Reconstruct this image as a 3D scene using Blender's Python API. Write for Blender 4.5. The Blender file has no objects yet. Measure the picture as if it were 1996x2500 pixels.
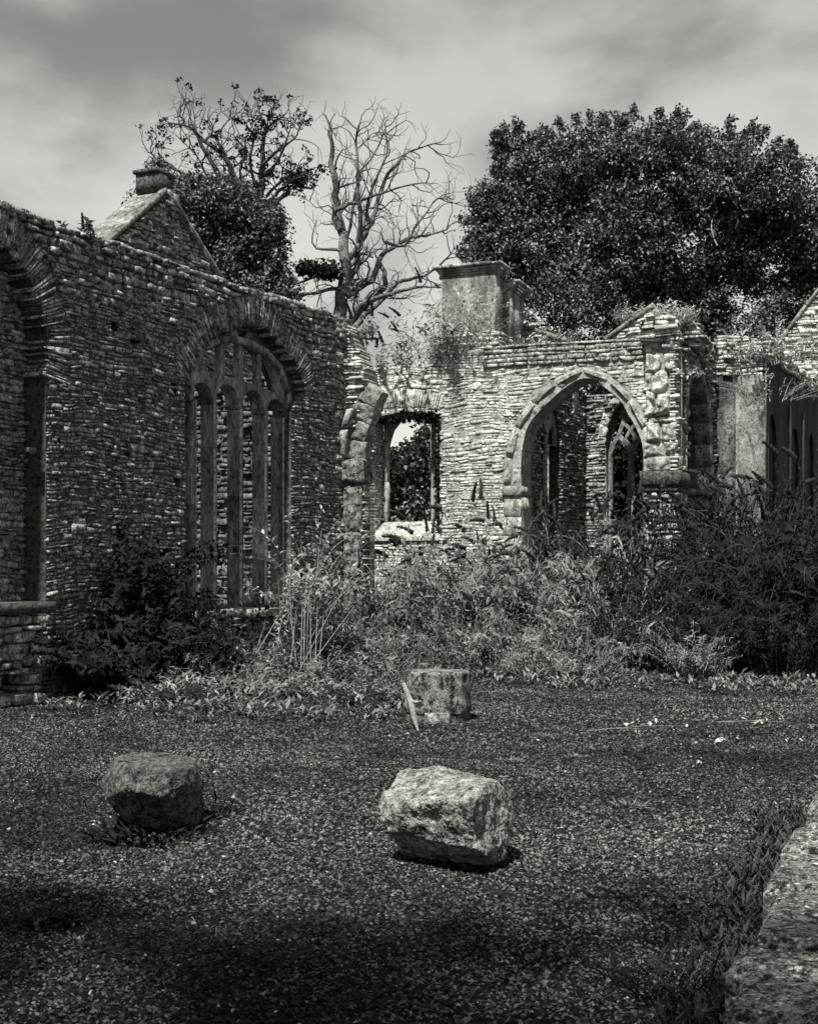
import bpy, bmesh, math, random
import numpy as np
from mathutils import Vector, Matrix, noise
random.seed(7); RNG = np.random.default_rng(7)
S = bpy.context.scene; COL = S.collection
R = math.radians
# ------------------------------------------------------------------ camera
CH = 1.6; F = 3250.0; CX = 998.0; HY = 1410.0      # eye height; focal, centre and horizon in photograph pixels
cam = bpy.data.cameras.new('camera'); co = bpy.data.objects.new('camera', cam); COL.objects.link(co)
co.location = (0, 0, CH); co.rotation_euler = (R(90), 0, 0)
cam.sensor_fit = 'VERTICAL'; cam.sensor_height = 36; cam.lens = 36 * F / 2500
cam.shift_y = (HY - 1250) / 2500; cam.clip_end = 900; cam.clip_start = 0.1
S.camera = co
# ------------------------------------------------------------------ light
SUN_AZ = Vector((-0.40, -0.917, 0)).normalized(); SUN_EL = R(60)
SUN_EN, SKY_EN, EXPO = 5.0, 0.075, 0.95
S.view_settings.view_transform = 'Standard'; S.view_settings.look = 'None'
S.view_settings.gamma = 1; S.view_settings.exposure = EXPO; S.view_settings.use_curve_mapping = False
sd = Vector((SUN_AZ.x * math.cos(SUN_EL), SUN_AZ.y * math.cos(SUN_EL), math.sin(SUN_EL)))
sl = bpy.data.lights.new('sun', 'SUN'); sl.energy = SUN_EN; sl.angle = R(2.0); sl.color = (1, .985, .93)
so = bpy.data.objects.new('sun', sl); COL.objects.link(so)
so.rotation_euler = sd.to_track_quat('Z', 'Y').to_euler(); so.location = (-20, -20, 30)
w = bpy.data.worlds.new('World'); S.world = w; w.use_nodes = True
nt = w.node_tree; nt.nodes.clear()
def nn(t, ty, **k):
    n = t.nodes.new(ty)
    for a, b in k.items():
        if a in n.bl_rna.properties.keys(): setattr(n, a, b)
        else: n.inputs[a.replace('_', ' ')].default_value = b
    return n
sky = nn(nt, 'ShaderNodeTexSky', sky_type='NISHITA'); sky.sun_disc = False
sky.sun_elevation = SUN_EL; sky.sun_rotation = math.atan2(sd.x, sd.y)
bw = nn(nt, 'ShaderNodeRGBToBW'); L = nt.links.new; L(sky.outputs[0], bw.inputs[0])
tc = nn(nt, 'ShaderNodeTexCoord'); mp = nn(nt, 'ShaderNodeMapping'); mp.inputs['Scale'].default_value = (1.0, 1.0, 1.9)
mp.inputs['Location'].default_value = (9, 9, 4.2); L(tc.outputs['Generated'], mp.inputs[0])
n1 = nn(nt, 'ShaderNodeTexNoise', Scale=4.2, Detail=7.0, Roughness=0.5, Distortion=0.2); L(mp.outputs[0], n1.inputs[0])
rp = nn(nt, 'ShaderNodeValToRGB'); rp.color_ramp.interpolation = 'EASE'
rp.color_ramp.elements[0].position = .36; rp.color_ramp.elements[0].color = (.36,) * 3 + (1,)
rp.color_ramp.elements[1].position = .62; rp.color_ramp.elements[1].color = (1.0,) * 3 + (1,)
L(n1.outputs[0], rp.inputs[0])
# cloud deck: thick and grey overhead, thin and bright low down
sx = nn(nt, 'ShaderNodeSeparateXYZ'); L(tc.outputs['Generated'], sx.inputs[0])
mr = nn(nt, 'ShaderNodeMapRange'); mr.inputs[1].default_value = .08; mr.inputs[2].default_value = .42
mr.inputs[3].default_value = 1.12; mr.inputs[4].default_value = .68; L(sx.outputs[2], mr.inputs[0])
m1 = nn(nt, 'ShaderNodeMath', operation='MULTIPLY'); L(rp.outputs[0], m1.inputs[0]); L(mr.outputs[0], m1.inputs[1])
cl = nn(nt, 'ShaderNodeMath', operation='MULTIPLY'); cl.inputs[1].default_value = 4.6; L(m1.outputs[0], cl.inputs[0])
mx = nn(nt, 'ShaderNodeMath', operation='MULTIPLY'); mx.inputs[1].default_value = .25; L(bw.outputs[0], mx.inputs[0])
ad = nn(nt, 'ShaderNodeMath', operation='ADD'); L(cl.outputs[0], ad.inputs[0]); L(mx.outputs[0], ad.inputs[1])
cb = nn(nt, 'ShaderNodeCombineColor'); 
for i, f in enumerate((1, .995, .93)):
    m = nn(nt, 'ShaderNodeMath', operation='MULTIPLY'); m.inputs[1].default_value = f; L(ad.outputs[0], m.inputs[0]); L(m.outputs[0], cb.inputs[i])
bg = nn(nt, 'ShaderNodeBackground'); bg.inputs[1].default_value = SKY_EN; L(cb.outputs[0], bg.inputs[0])
wo = nn(nt, 'ShaderNodeOutputWorld'); L(bg.outputs[0], wo.inputs[0])
# ------------------------------------------------------------------ materials
TINT = (1, .992, .935)
def g(v): return (v * TINT[0], v * TINT[1], v * TINT[2], 1)
def mat(name, lo, hi, scale=6.0, fine=40.0, contrast=(.3, .7), rough=.95, bump=.6, bdist=.03, tone=0.0, lichen=0, stain=0, trans=0, stretch=None, pits=0, pscale=14, spec=.25):
    """two greys mixed by noise, times a per-stone/leaf tone, with bump; optional pale lichen and dark streaks"""
    m = bpy.data.materials.new(name); m.use_nodes = True; t = m.node_tree; t.nodes.clear(); L = t.links.new
    tc = nn(t, 'ShaderNodeTexCoord'); vec = tc.outputs['Object']
    if stretch:
        mp = nn(t, 'ShaderNodeMapping'); mp.inputs['Scale'].default_value = stretch; L(vec, mp.inputs[0]); vec = mp.outputs[0]
    a = nn(t, 'ShaderNodeTexNoise', Scale=scale, Detail=8.0, Roughness=.68); L(vec, a.inputs[0])
    b = nn(t, 'ShaderNodeTexNoise', Scale=fine, Detail=5.0, Roughness=.7); L(vec, b.inputs[0])
    ab = nn(t, 'ShaderNodeMix', data_type='FLOAT'); ab.inputs[0].default_value = .5; L(a.outputs[0], ab.inputs[2]); L(b.outputs[0], ab.inputs[3])
    mr = nn(t, 'ShaderNodeMapRange'); mr.inputs[1].default_value = contrast[0]; mr.inputs[2].default_value = contrast[1]
    mr.inputs[3].default_value = lo; mr.inputs[4].default_value = hi; L(ab.outputs[0], mr.inputs[0])
    val = mr.outputs[0]
    if tone:
        at = nn(t, 'ShaderNodeAttribute', attribute_name='tone')
        mm = nn(t, 'ShaderNodeMapRange'); mm.inputs[3].default_value = 1 - tone; mm.inputs[4].default_value = 1 + tone; L(at.outputs['Fac'], mm.inputs[0])
        mu = nn(t, 'ShaderNodeMath', operation='MULTIPLY'); L(val, mu.inputs[0]); L(mm.outputs[0], mu.inputs[1]); val = mu.outputs[0]
    if stain:
        mp = nn(t, 'ShaderNodeMapping'); mp.inputs['Scale'].default_value = (1.6, 1.6, .35); L(tc.outputs['Object'], mp.inputs[0])
        s = nn(t, 'ShaderNodeTexNoise', Scale=1.3, Detail=6.0, Roughness=.6); L(mp.outputs[0], s.inputs[0])
        sr = nn(t, 'ShaderNodeMapRange'); sr.inputs[1].default_value = .4; sr.inputs[2].default_value = .6; sr.inputs[3].default_value = 1 - stain; sr.inputs[4].default_value = 1; L(s.outputs[0], sr.inputs[0])
        mu = nn(t, 'ShaderNodeMath', operation='MULTIPLY'); L(val, mu.inputs[0]); L(sr.outputs[0], mu.inputs[1]); val = mu.outputs[0]
    if lichen:
        v = nn(t, 'ShaderNodeTexNoise', Scale=fine * .45, Detail=3.0, Roughness=.5); L(tc.outputs['Object'], v.inputs[0])
        lr = nn(t, 'ShaderNodeMapRange'); lr.inputs[1].default_value = .6; lr.inputs[2].default_value = .66; L(v.outputs[0], lr.inputs[0])
        mi = nn(t, 'ShaderNodeMix', data_type='FLOAT'); L(lr.outputs[0], mi.inputs[0]); L(val, mi.inputs[2]); mi.inputs[3].default_value = lichen; val = mi.outputs[0]
    if pits:                                        # weathered pits and black lichen
        pn = nn(t, 'ShaderNodeTexNoise', Scale=pscale, Detail=4.0, Roughness=.72); L(tc.outputs['Object'], pn.inputs[0])
        pr = nn(t, 'ShaderNodeMapRange'); pr.inputs[1].default_value = .41; pr.inputs[2].default_value = .50; pr.inputs[3].default_value = 1 - pits; pr.inputs[4].default_value = 1; L(pn.outputs[0], pr.inputs[0])
        mu = nn(t, 'ShaderNodeMath', operation='MULTIPLY'); L(val, mu.inputs[0]); L(pr.outputs[0], mu.inputs[1]); val = mu.outputs[0]
    cb = nn(t, 'ShaderNodeCombineColor')
    for i in range(3):
        mm = nn(t, 'ShaderNodeMath', operation='MULTIPLY'); mm.inputs[1].default_value = TINT[i]; L(val, mm.inputs[0]); L(mm.outputs[0], cb.inputs[i])
    p = nn(t, 'ShaderNodeBsdfPrincipled'); p.inputs['Roughness'].default_value = rough; L(cb.outputs[0], p.inputs['Base Color'])
    p.inputs['Specular IOR Level'].default_value = spec
    if bump:
        bn = nn(t, 'ShaderNodeBump', Strength=bump, Distance=bdist); L(ab.outputs[0], bn.inputs['Height']); L(bn.outputs[0], p.inputs['Normal'])
    o = nn(t, 'ShaderNodeOutputMaterial')
    if trans:
        tr = nn(t, 'ShaderNodeBsdfTranslucent'); L(cb.outputs[0], tr.inputs[0]); ms = nn(t, 'ShaderNodeMixShader'); ms.inputs[0].default_value = trans
        L(p.outputs[0], ms.inputs[1]); L(tr.outputs[0], ms.inputs[2]); L(ms.outputs[0], o.inputs[0])
    else: L(p.outputs[0], o.inputs[0])
    return m
M = dict(
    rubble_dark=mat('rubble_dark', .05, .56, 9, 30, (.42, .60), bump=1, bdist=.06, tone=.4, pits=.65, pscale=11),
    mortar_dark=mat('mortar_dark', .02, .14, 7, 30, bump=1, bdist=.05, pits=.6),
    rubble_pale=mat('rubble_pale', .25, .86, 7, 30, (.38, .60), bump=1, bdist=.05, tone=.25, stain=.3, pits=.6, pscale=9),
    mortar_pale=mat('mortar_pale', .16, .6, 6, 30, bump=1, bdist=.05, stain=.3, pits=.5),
    core_pale=mat('core_pale', .16, .80, 5, 22, (.38, .60), bump=1, bdist=.10, tone=.25, stain=.3, pits=.6, pscale=7),
    dressed_pale=mat('dressed_pale', .16, .66, 6, 30, (.38, .62), bump=.9, bdist=.05, tone=.25, stain=.3, pits=.6, pscale=9),
    dressed_dark=mat('dressed_dark', .03, .34, 7, 30, (.40, .62), bump=.9, bdist=.04, tone=.3, stain=.5, pits=.7, pscale=11),
    moulding=mat('moulding', .04, .44, 12, 34, (.40, .62), bump=1, bdist=.03, tone=.4, stain=.6, stretch=(1, 1, .35)),
    tracery=mat('tracery', .06, .44, 7, 30, (.39, .62), bump=.9, bdist=.04, stain=.4, pits=.6, pscale=11),
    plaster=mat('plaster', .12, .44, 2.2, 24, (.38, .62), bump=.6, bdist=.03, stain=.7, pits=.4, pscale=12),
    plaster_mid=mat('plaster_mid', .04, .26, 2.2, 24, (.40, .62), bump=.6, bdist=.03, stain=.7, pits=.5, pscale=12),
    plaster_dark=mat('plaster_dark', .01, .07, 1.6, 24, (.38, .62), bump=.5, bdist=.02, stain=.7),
    boulder=mat('boulder', .010, .15, 14, 90, (.42, .60), bump=1, bdist=.02, pits=.8, pscale=22),
    boulder_pale=mat('boulder_pale', .04, .42, 12, 90, (.42, .60), bump=1, bdist=.025, pits=.7, pscale=20),
    boulder_moss=mat('boulder_moss', .012, .32, 10, 50, (.42, .6), bump=1, bdist=.03, pits=.9, pscale=9),
    kerb=mat('kerb', .015, .34, 14, 80, (.44, .60), bump=1, bdist=.02, lichen=.5, pits=.9, pscale=26),
    ground=mat('ground', .004, .035, 12, 70, (.36, .64), spec=.03, bump=1, bdist=.03),
    gravel=mat('gravel', .6, 1.1, 30, 90, spec=.05, bump=.3, bdist=.004, rough=.75),
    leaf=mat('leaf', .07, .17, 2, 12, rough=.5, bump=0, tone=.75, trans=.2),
    leaf_dark=mat('leaf_dark', .006, .022, 2, 12, spec=.06, rough=.8, bump=0, tone=.7, trans=.12),  # near-black albedo: shade on the wall-foot shrubs is put into this colour
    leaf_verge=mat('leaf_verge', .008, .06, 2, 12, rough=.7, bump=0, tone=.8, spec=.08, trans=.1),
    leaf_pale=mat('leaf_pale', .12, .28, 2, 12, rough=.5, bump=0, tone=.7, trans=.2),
    leaf_tree=mat('leaf_tree', .015, .125, .8, 4, (.38, .62), rough=.42, bump=0, tone=.95, trans=.12),
    leaf_litter=mat('leaf_litter', .28, .5, 6, 30, rough=.7, bump=0),
    flower=mat('flower', .008, .03, 10, 60, rough=.9, bump=.8, bdist=.01),
    stem=mat('stem', .10, .28, 6, 30, rough=.85, bump=.3, tone=.3),
    stem_dark=mat('stem_dark', .03, .09, 6, 30, rough=.85, bump=.3),
    bark=mat('bark', .02, .19, 5, 22, (.42, .6), rough=.95, bump=.9, bdist=.05),
    bark_dark=mat('bark_dark', .02, .09, 3, 18, rough=.95, bump=.8, bdist=.05),
    bark_pale=mat('bark_pale', .07, .36, 9, 40, rough=.95, bump=.8, bdist=.05),
)
# gravel chips carry their own grey in 'tone' (a real difference from stone to stone)
def _gravel():
    m = M['gravel']; t = m.node_tree; p = [n for n in t.nodes if n.type == 'BSDF_PRINCIPLED'][0]
    at = nn(t, 'ShaderNodeAttribute', attribute_name='tone'); mm = nn(t, 'ShaderNodeMix', data_type='RGBA', blend_type='MULTIPLY'); mm.inputs[0].default_value = 1
    src = p.inputs['Base Color'].links[0].from_socket
    cc = nn(t, 'ShaderNodeCombineColor')
    for i in range(3): t.links.new(at.outputs['Fac'], cc.inputs[i])
    t.links.new(src, mm.inputs[6]); t.links.new(cc.outputs[0], mm.inputs[7]); t.links.new(mm.outputs[2], p.inputs['Base Color'])
_gravel()
# ------------------------------------------------------------------ mesh helpers
class MB:
    """collects faces; build() links them as ONE mesh object"""
    def __init__(s): s.v = []; s.f = []; s.t = []; s.n = 0
    def add(s, verts, faces, tone=None):
        verts = np.asarray(verts, float).reshape(-1, 3); faces = np.asarray(faces, int)
        if tone is None: tone = random.random()
        s.v.append(verts); s.f.append(faces + s.n); s.n += len(verts)
        s.t.append(np.full(len(faces), tone) if np.isscalar(tone) else np.asarray(tone, float))
    def mesh(s, name, origin=(0, 0, 0)):
        me = bpy.data.meshes.new(name); V = np.concatenate(s.v) - np.array(origin)[None, :]
        me.vertices.add(len(V)); me.vertices.foreach_set('co', V.ravel())
        lp = np.concatenate([f.ravel() for f in s.f]); cnt = np.concatenate([np.full(len(f), f.shape[1]) for f in s.f])
        me.loops.add(len(lp)); me.loops.foreach_set('vertex_index', lp)
        me.polygons.add(len(cnt)); me.polygons.foreach_set('loop_start', np.concatenate([[0], np.cumsum(cnt)[:-1]]))
        a = me.attributes.new('tone', 'FLOAT', 'FACE'); a.data.foreach_set('value', np.concatenate(s.t))
        me.update(calc_edges=True); me.validate(); return me
    def build(s, name, m, parent=None, smooth=False):
        o = bpy.data.objects.new(name, s.mesh(name, parent.location if parent else (0, 0, 0))); COL.objects.link(o)
        o.data.materials.append(M[m])
        if parent: o.parent = parent
        if smooth: o.data.polygons.foreach_set('use_smooth', [True] * len(o.data.polygons))
        return o
def tag(o, label, cat, group=None, kind=None):
    if label: o['label'] = label
    if cat: o['category'] = cat
    if group: o['group'] = group
    if kind: o['kind'] = kind
    return o
def thing(name, loc, label, cat, group=None):
    o = bpy.data.objects.new(name, None); COL.objects.link(o); o.location = loc; o.empty_display_size = .2
    return tag(o, label, cat, group)
def P(px, py, d):                       # a point seen at photograph pixel (px,py), d metres away
    return Vector(((px - CX) / F * d, d, CH - (py - HY) / F * d))
class Frame:                            # a vertical plane: origin, unit u along it, n towards the viewer
    def __init__(s, o, u):
        s.o = Vector((o[0], o[1], 0)); s.u = Vector((u[0], u[1], 0)).normalized(); s.n = Vector((s.u.y, -s.u.x, 0))
    def w(s, u, v, d=0): return s.o + s.u * u + s.n * d + Vector((0, 0, v))
    def px(s, x, y, off=0):             # (u,v) on the plane offset by off
        r = Vector(((x - CX) / F, 1, -(y - HY) / F)); c = Vector((0, 0, CH)); o = s.o + s.n * off
        t = (o - c).dot(s.n) / r.dot(s.n); p = c + r * t
        return ((p - o).dot(s.u), p.z)
    def pts(s, l, off=0): return [s.px(x, y, off) for x, y in l]
    def off(s, d): return Frame(s.o + s.n * d, s.u)
def pip(u, v, poly):
    c = False; j = len(poly) - 1
    for i in range(len(poly)):
        a, b = poly[i], poly[j]
        if (a[1] > v) != (b[1] > v) and u < (b[0] - a[0]) * (v - a[1]) / (b[1] - a[1]) + a[0]: c = not c
        j = i
    return c
def plate(mb, fr, outline, holes, w0, w1, bevel=0.0):
    """solid slab between offsets w0 < w1, with through holes"""
    cu = bpy.data.curves.new('c', 'CURVE'); cu.dimensions = '2D'; cu.fill_mode = 'BOTH'
    cu.extrude = (w1 - w0) / 2 - bevel; cu.bevel_depth = bevel; cu.bevel_resolution = 1; cu.offset = -bevel
    for lp in [outline] + holes:
        sp = cu.splines.new('POLY'); sp.points.add(len(lp) - 1)
        for i, p in enumerate(lp): sp.points[i].co = (p[0], p[1], 0, 1)
        sp.use_cyclic_u = True
    ob = bpy.data.objects.new('c', cu); COL.objects.link(ob); dg = bpy.context.evaluated_depsgraph_get()
    me = bpy.data.meshes.new_from_object(ob.evaluated_get(dg))
    nv = len(me.vertices); V = np.zeros(nv * 3); me.vertices.foreach_get('co', V); V = V.reshape(-1, 3)
    u = np.array(fr.u); n = np.array(fr.n); o = np.array(fr.o)
    W = o + V[:, :1] * u + (V[:, 2:] + (w0 + w1) / 2) * n + V[:, 1:2] * np.array([0, 0, 1.])
    by = {}
    for p in me.polygons: by.setdefault(len(p.vertices), []).append(list(p.vertices))
    first = True
    for k, f in by.items():
        if first: mb.add(W, f, .5); base = mb.n - nv; first = False
        else:
            mb.f.append(np.array(f) + base); mb.t.append(np.full(len(f), .5))
    bpy.data.objects.remove(ob); bpy.data.curves.remove(cu); bpy.data.meshes.remove(me)
SF = [(4, 5, 6, 7), (0, 1, 5, 4), (1, 2, 6, 5), (2, 3, 7, 6), (3, 0, 4, 7), (8, 9, 1, 0), (9, 10, 2, 1), (10, 11, 3, 2), (11, 8, 0, 3)]
def stone(mb, fr, q, w0, w1, jit=.008, bev=.014, tone=None):
    """one stone: quad q of four (u,v) corners, from offset w0 out to w1, edges worn"""
    c = (sum(p[0] for p in q) / 4, sum(p[1] for p in q) / 4); r = random.uniform; V = []
    lim = min(math.dist(q[0], q[1]), math.dist(q[1], q[2])) * .32; b = min(bev, lim)
    def ins(p, k):
        d = math.dist(p, c) + 1e-6; return (p[0] + (c[0] - p[0]) * k / d, p[1] + (c[1] - p[1]) * k / d)
    tl = [r(-.3, .3) * jit for _ in range(2)]
    q = [(p[0] + r(-jit, jit) * .5, p[1] + r(-jit, jit) * .5) for p in q]
    for p in q: V.append(fr.w(p[0], p[1], w1 - b * r(.7, 1.5)))
    for p in q: a = ins(p, b * r(1, 2)); V.append(fr.w(a[0], a[1], w1 + r(-jit, jit) * .8 + tl[0]))
    for p in q: V.append(fr.w(p[0], p[1], w0))
    mb.add([tuple(v) for v in V], SF, tone)
def coursing(mb, fr, u0, u1, v0, v1, inside, hgt=(.05, .12), lng=(.12, .42), w=(0, .03), gap=.010, jit=.012, wav=.06, back=-.06, miss=.012, band=(.2, .42)):
    """random rubble: rough bands cut again and again into stones of uneven size"""
    w = (w[0] + .02, w[1] + .03); cells = []; R_ = random.uniform
    def cut(a, c, b, d, n=0):                        # a..b wide, c..d high
        h = d - c; l = b - a
        if h > hgt[1] or (h > hgt[0] * 2.1 and random.random() < .6):
            m = c + h * R_(.32, .68); k = R_(-.3, .3) * min(.05, h * .2); cut(a, c, b, m, n + 1); cut(a, m, b, d, n + 1)
        elif l > lng[1] or (l > lng[0] * 2.2 and random.random() < .55):
            m = a + l * R_(.3, .7); cut(a, c, m, d, n + 1); cut(m, c, b, d, n + 1)
        else: cells.append((a, c, b, d))
    v = v0
    while v < v1:
        H = R_(*band); u = u0 - R_(0, .5)
        while u < u1:
            l = R_(.45, 1.2); e = R_(-.03, .03); cut(u, v + e * 0, u + l, v + H)
            u += l
        v += H
    dv = lambda x, y: wav * noise.noise(Vector((x * .9, y * .9, fr.o.x))) + wav * .4 * noise.noise(Vector((x * 3, y * 3, fr.o.x)))
    for (a, c, b, d) in cells:
        if random.random() < miss: continue
        h = d - c; g_ = gap * R_(.3, 1.1)
        q = [[a + g_, c + g_], [b - g_, c + g_], [b - g_, d - g_], [a + g_, d - g_]]
        q = [[p[0] + R_(-1, 1) * min(.02, (b - a) * .1), p[1] + dv(*p) + R_(-.13, .13) * h] for p in q]
        for it in range(7):
            bad = [not inside(*p) for p in q]
            if not any(bad) or all(bad): break
            cx = sum(p[0] for p in q) / 4; cy = sum(p[1] for p in q) / 4
            if not inside(cx, cy):
                ok = [p for p, bb in zip(q, bad) if not bb]; cx = ok[0][0]; cy = ok[0][1]
            for p, bb in zip(q, bad):
                if bb: p[0] += (cx - p[0]) * .3; p[1] += (cy - p[1]) * .2
        if any(not inside(*p) for p in q): continue
        if abs(q[1][0] - q[0][0]) < .03 or q[2][1] - q[1][1] < .012: continue
        stone(mb, fr, q, back, R_(*w) if random.random() > .08 else w[1] * 1.4, jit)
def box(mb, c, ux, uy, s, tone=None, jit=0):
    """box centred on c with half sizes s; ux,uy horizontal unit axes"""
    ux = Vector(ux); uy = Vector(uy); uz = Vector((0, 0, 1)); V = []
    for z in (-1, 1):
        for x, y in ((-1, -1), (1, -1), (1, 1), (-1, 1)):
            p = Vector(c) + ux * x * s[0] + uy * y * s[1] + uz * z * s[2]
            V.append(tuple(p + Vector([random.uniform(-jit, jit) for _ in range(3)])))
    mb.add(V, [(3, 2, 1, 0), (4, 5, 6, 7), (0, 1, 5, 4), (1, 2, 6, 5), (2, 3, 7, 6), (3, 0, 4, 7)], tone)
def tube(mb, pts, rad, k=6, tone=None, cap=True):
    pts = [Vector(p) for p in pts]; n = len(pts); V = []
    if not hasattr(rad, '__len__'): rad = [rad] * n
    prev = None
    for i in range(n):
        d = (pts[min(i + 1, n - 1)] - pts[max(i - 1, 0)]).normalized()
        a = (prev - d * prev.dot(d)).normalized() if prev is not None and (prev - d * prev.dot(d)).length > 1e-4 else d.orthogonal().normalized()
        prev = a; b = d.cross(a)
        for j in range(k):
            t = 2 * math.pi * j / k; V.append(tuple(pts[i] + (a * math.cos(t) + b * math.sin(t)) * rad[i]))
    Fc = [(i * k + j, i * k + (j + 1) % k, (i + 1) * k + (j + 1) % k, (i + 1) * k + j) for i in range(n - 1) for j in range(k)]
    mb.add(V, Fc, tone)
def leaves(mb, Pn, D, N, L, W, tone=None, fold=.25, droop=.15):
    """n lance-shaped leaves (two folded faces each)"""
    Pn = np.asarray(Pn, float); D = np.asarray(D, float); N = np.asarray(N, float); n = len(Pn)
    D = D / (np.linalg.norm(D, axis=1, keepdims=True) + 1e-9)
    Sd = np.cross(D, N); Sd /= (np.linalg.norm(Sd, axis=1, keepdims=True) + 1e-9); N = np.cross(Sd, D)
    L = np.broadcast_to(np.asarray(L, float), (n,))[:, None]; W = np.broadcast_to(np.asarray(W, float), (n,))[:, None]
    a = Pn; b = Pn + D * L * .42 + Sd * W * .5 + N * W * fold; c = Pn + D * L - N * L * droop; d = Pn + D * L * .42 - Sd * W * .5 + N * W * fold
    e = Pn + D * L * .45
    V = np.stack([a, b, c, d, e], 1).reshape(-1, 3); i = np.arange(n)[:, None] * 5
    Fc = np.concatenate([i + np.array([[0, 1, 2, 4]]), i + np.array([[0, 4, 2, 3]])])
    if tone is None: tone = RNG.random(n)
    mb.add(V, Fc, np.concatenate([tone, tone]))
def rnd_unit(n):
    v = RNG.normal(size=(n, 3)); return v / np.linalg.norm(v, axis=1, keepdims=True)

# ------------------------------------------------------------------ ground
def ground_z(x, y):
    return .03 * noise.noise(Vector((x * .35, y * .35, 0))) + .012 * noise.noise(Vector((x * 1.4, y * 1.4, 5)))
mb = MB()
xs = np.concatenate([[-300, -120, -50, -25], np.arange(-14, 14.01, .35), [25, 50, 120, 300]]); ys = np.concatenate([[-60, -20, -5], np.arange(0, 34, .35), [45, 70, 120, 400]])
V = [(x, y, ground_z(x, y) if -14 <= x <= 14 and 0 <= y < 34 else 0) for y in ys for x in xs]; nx = len(xs)
mb.add(V, [(j * nx + i, j * nx + i + 1, (j + 1) * nx + i + 1, (j + 1) * nx + i) for j in range(len(ys) - 1) for i in range(nx - 1)], .5)
gr = mb.build('ground', 'ground', smooth=True); gr['kind'] = 'structure'
def gravel():
    mb = MB(); T = np.array([(1, 0, 0), (0, 1, 0), (-1, 0, 0), (0, -1, 0), (0, 0, 1), (0, 0, -1.)]); FO = np.array([(0, 1, 4), (1, 2, 4), (2, 3, 4), (3, 0, 4)])
    for (y0, y1, dens, s0, s1, seed) in ((3.9, 8, 3900, .006, .012, 1), (8, 13, 2400, .007, .013, 2), (13, 19.5, 1100, .009, .016, 3), (19.5, 25, 400, .012, .02, 4)):
        n = int((y1 - y0) * (y0 + y1) / 2 * .70 * dens); y = np.sqrt(RNG.uniform(y0 * y0, y1 * y1, n)); x = y * RNG.uniform(-.34, .36, n)
        # stay on the court: right of the side wall
        ok = (.895 * x - .446 * y) > -11.95; x = x[ok]; y = y[ok]; n = len(x)
        z = np.array([ground_z(a, b) for a, b in zip(x, y)])
        s = RNG.uniform(s0, s1, (n, 1)) * (1 + .6 * (RNG.random((n, 1)) > .985)); sc = np.concatenate([s * RNG.uniform(.8, 1.5, (n, 1)), s * RNG.uniform(.6, 1.1, (n, 1)), s * RNG.uniform(.4, .9, (n, 1))], 1)
        t = RNG.uniform(0, 6.28, n); c, si = np.cos(t), np.sin(t)
        V = T[None] * sc[:, None] + RNG.normal(size=(n, 6, 3)) * s[:, None] * .18
        tx, ty = RNG.uniform(-.5, .5, (2, n, 1)); V[:, :, 2] += V[:, :, 0] * tx + V[:, :, 1] * ty
        X = V[:, :, 0] * c[:, None] - V[:, :, 1] * si[:, None] + x[:, None]; Y = V[:, :, 0] * si[:, None] + V[:, :, 1] * c[:, None] + y[:, None]
        Z = V[:, :, 2] + z[:, None] + s * .3
        VV = np.stack([X, Y, Z], 2).reshape(-1, 3); Fc = (np.arange(n)[:, None, None] * 6 + FO[None]).reshape(-1, 3)
        r = RNG.random(n); pat = np.array([noise.noise(Vector((a * .55, b * .55, 9))) + .6 * noise.noise(Vector((a * 2.2, b * 2.2, 3))) for a, b in zip(x, y)]); pat = np.clip(.8 + .75 * pat, .3, 1.5)
        tone = (.007 + .17 * RNG.random(n) ** 2.7) * pat + (r > .99) * RNG.uniform(.1, .3, n)
        mb.add(VV, Fc, np.repeat(tone, 4))
    o = mb.build('gravel', 'gravel'); tag(o, 'dark grey gravel chips covering the open court', 'gravel', kind='stuff')
gravel()

# ------------------------------------------------------------------ frames of the walls
UL = Vector((.446, .895, 0)); UB = Vector((.94, -.34, 0)).normalized()
LW = Frame((-5.05, 16.8), UL)                     # long side wall on the left
BW = Frame((P(900, 0, 28).x, 28), UB)             # end wall with the big arch
def arc_px(fr, l, off=0, step=3):
    """smooth curve through traced pixels, in wall metres"""
    p = fr.pts(l, off); out = []
    for i in range(len(p) - 1):
        a = p[max(i - 1, 0)]; b = p[i]; c = p[i + 1]; d = p[min(i + 2, len(p) - 1)]
        for k in range(step):
            t = k / step
            out.append(tuple(.5 * (2 * b[j] + (c[j] - a[j]) * t + (2 * a[j] - 5 * b[j] + 4 * c[j] - d[j]) * t * t + (3 * b[j] - a[j] - 3 * c[j] + d[j]) * t ** 3) for j in (0, 1)))
    out.append(p[-1]); return out
def ring(mb, fr, inner, outer, w0, w1, per=1, gap=.012, jit=.012, ragged=0.0):
    """blocks between two matching curves"""
    n = len(inner) - 1
    i = 0
    while i < n:
        j = min(i + per, n)
        a, b, c, d = inner[i], inner[j], outer[j], outer[i]
        def sh(p, q, k): L_ = math.dist(p, q) + 1e-6; return (p[0] + (q[0] - p[0]) * k / L_, p[1] + (q[1] - p[1]) * k / L_)
        a2, b2 = sh(a, b, gap / 2), sh(b, a, gap / 2); d2, c2 = sh(d, c, gap / 2), sh(c, d, gap / 2)
        if ragged:
            r1 = random.uniform(-ragged, ragged); a2, b2 = sh(a2, d2, r1), sh(b2, c2, r1 + random.uniform(-.3, .3) * ragged); r2 = random.uniform(-ragged, ragged) * 1.2; d2, c2 = sh(d2, a2, r2), sh(c2, b2, r2)
        stone(mb, fr, [a2, b2, c2, d2], w0, w1 + random.uniform(-1, 1) * jit, jit, .012)
        i = j
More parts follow.
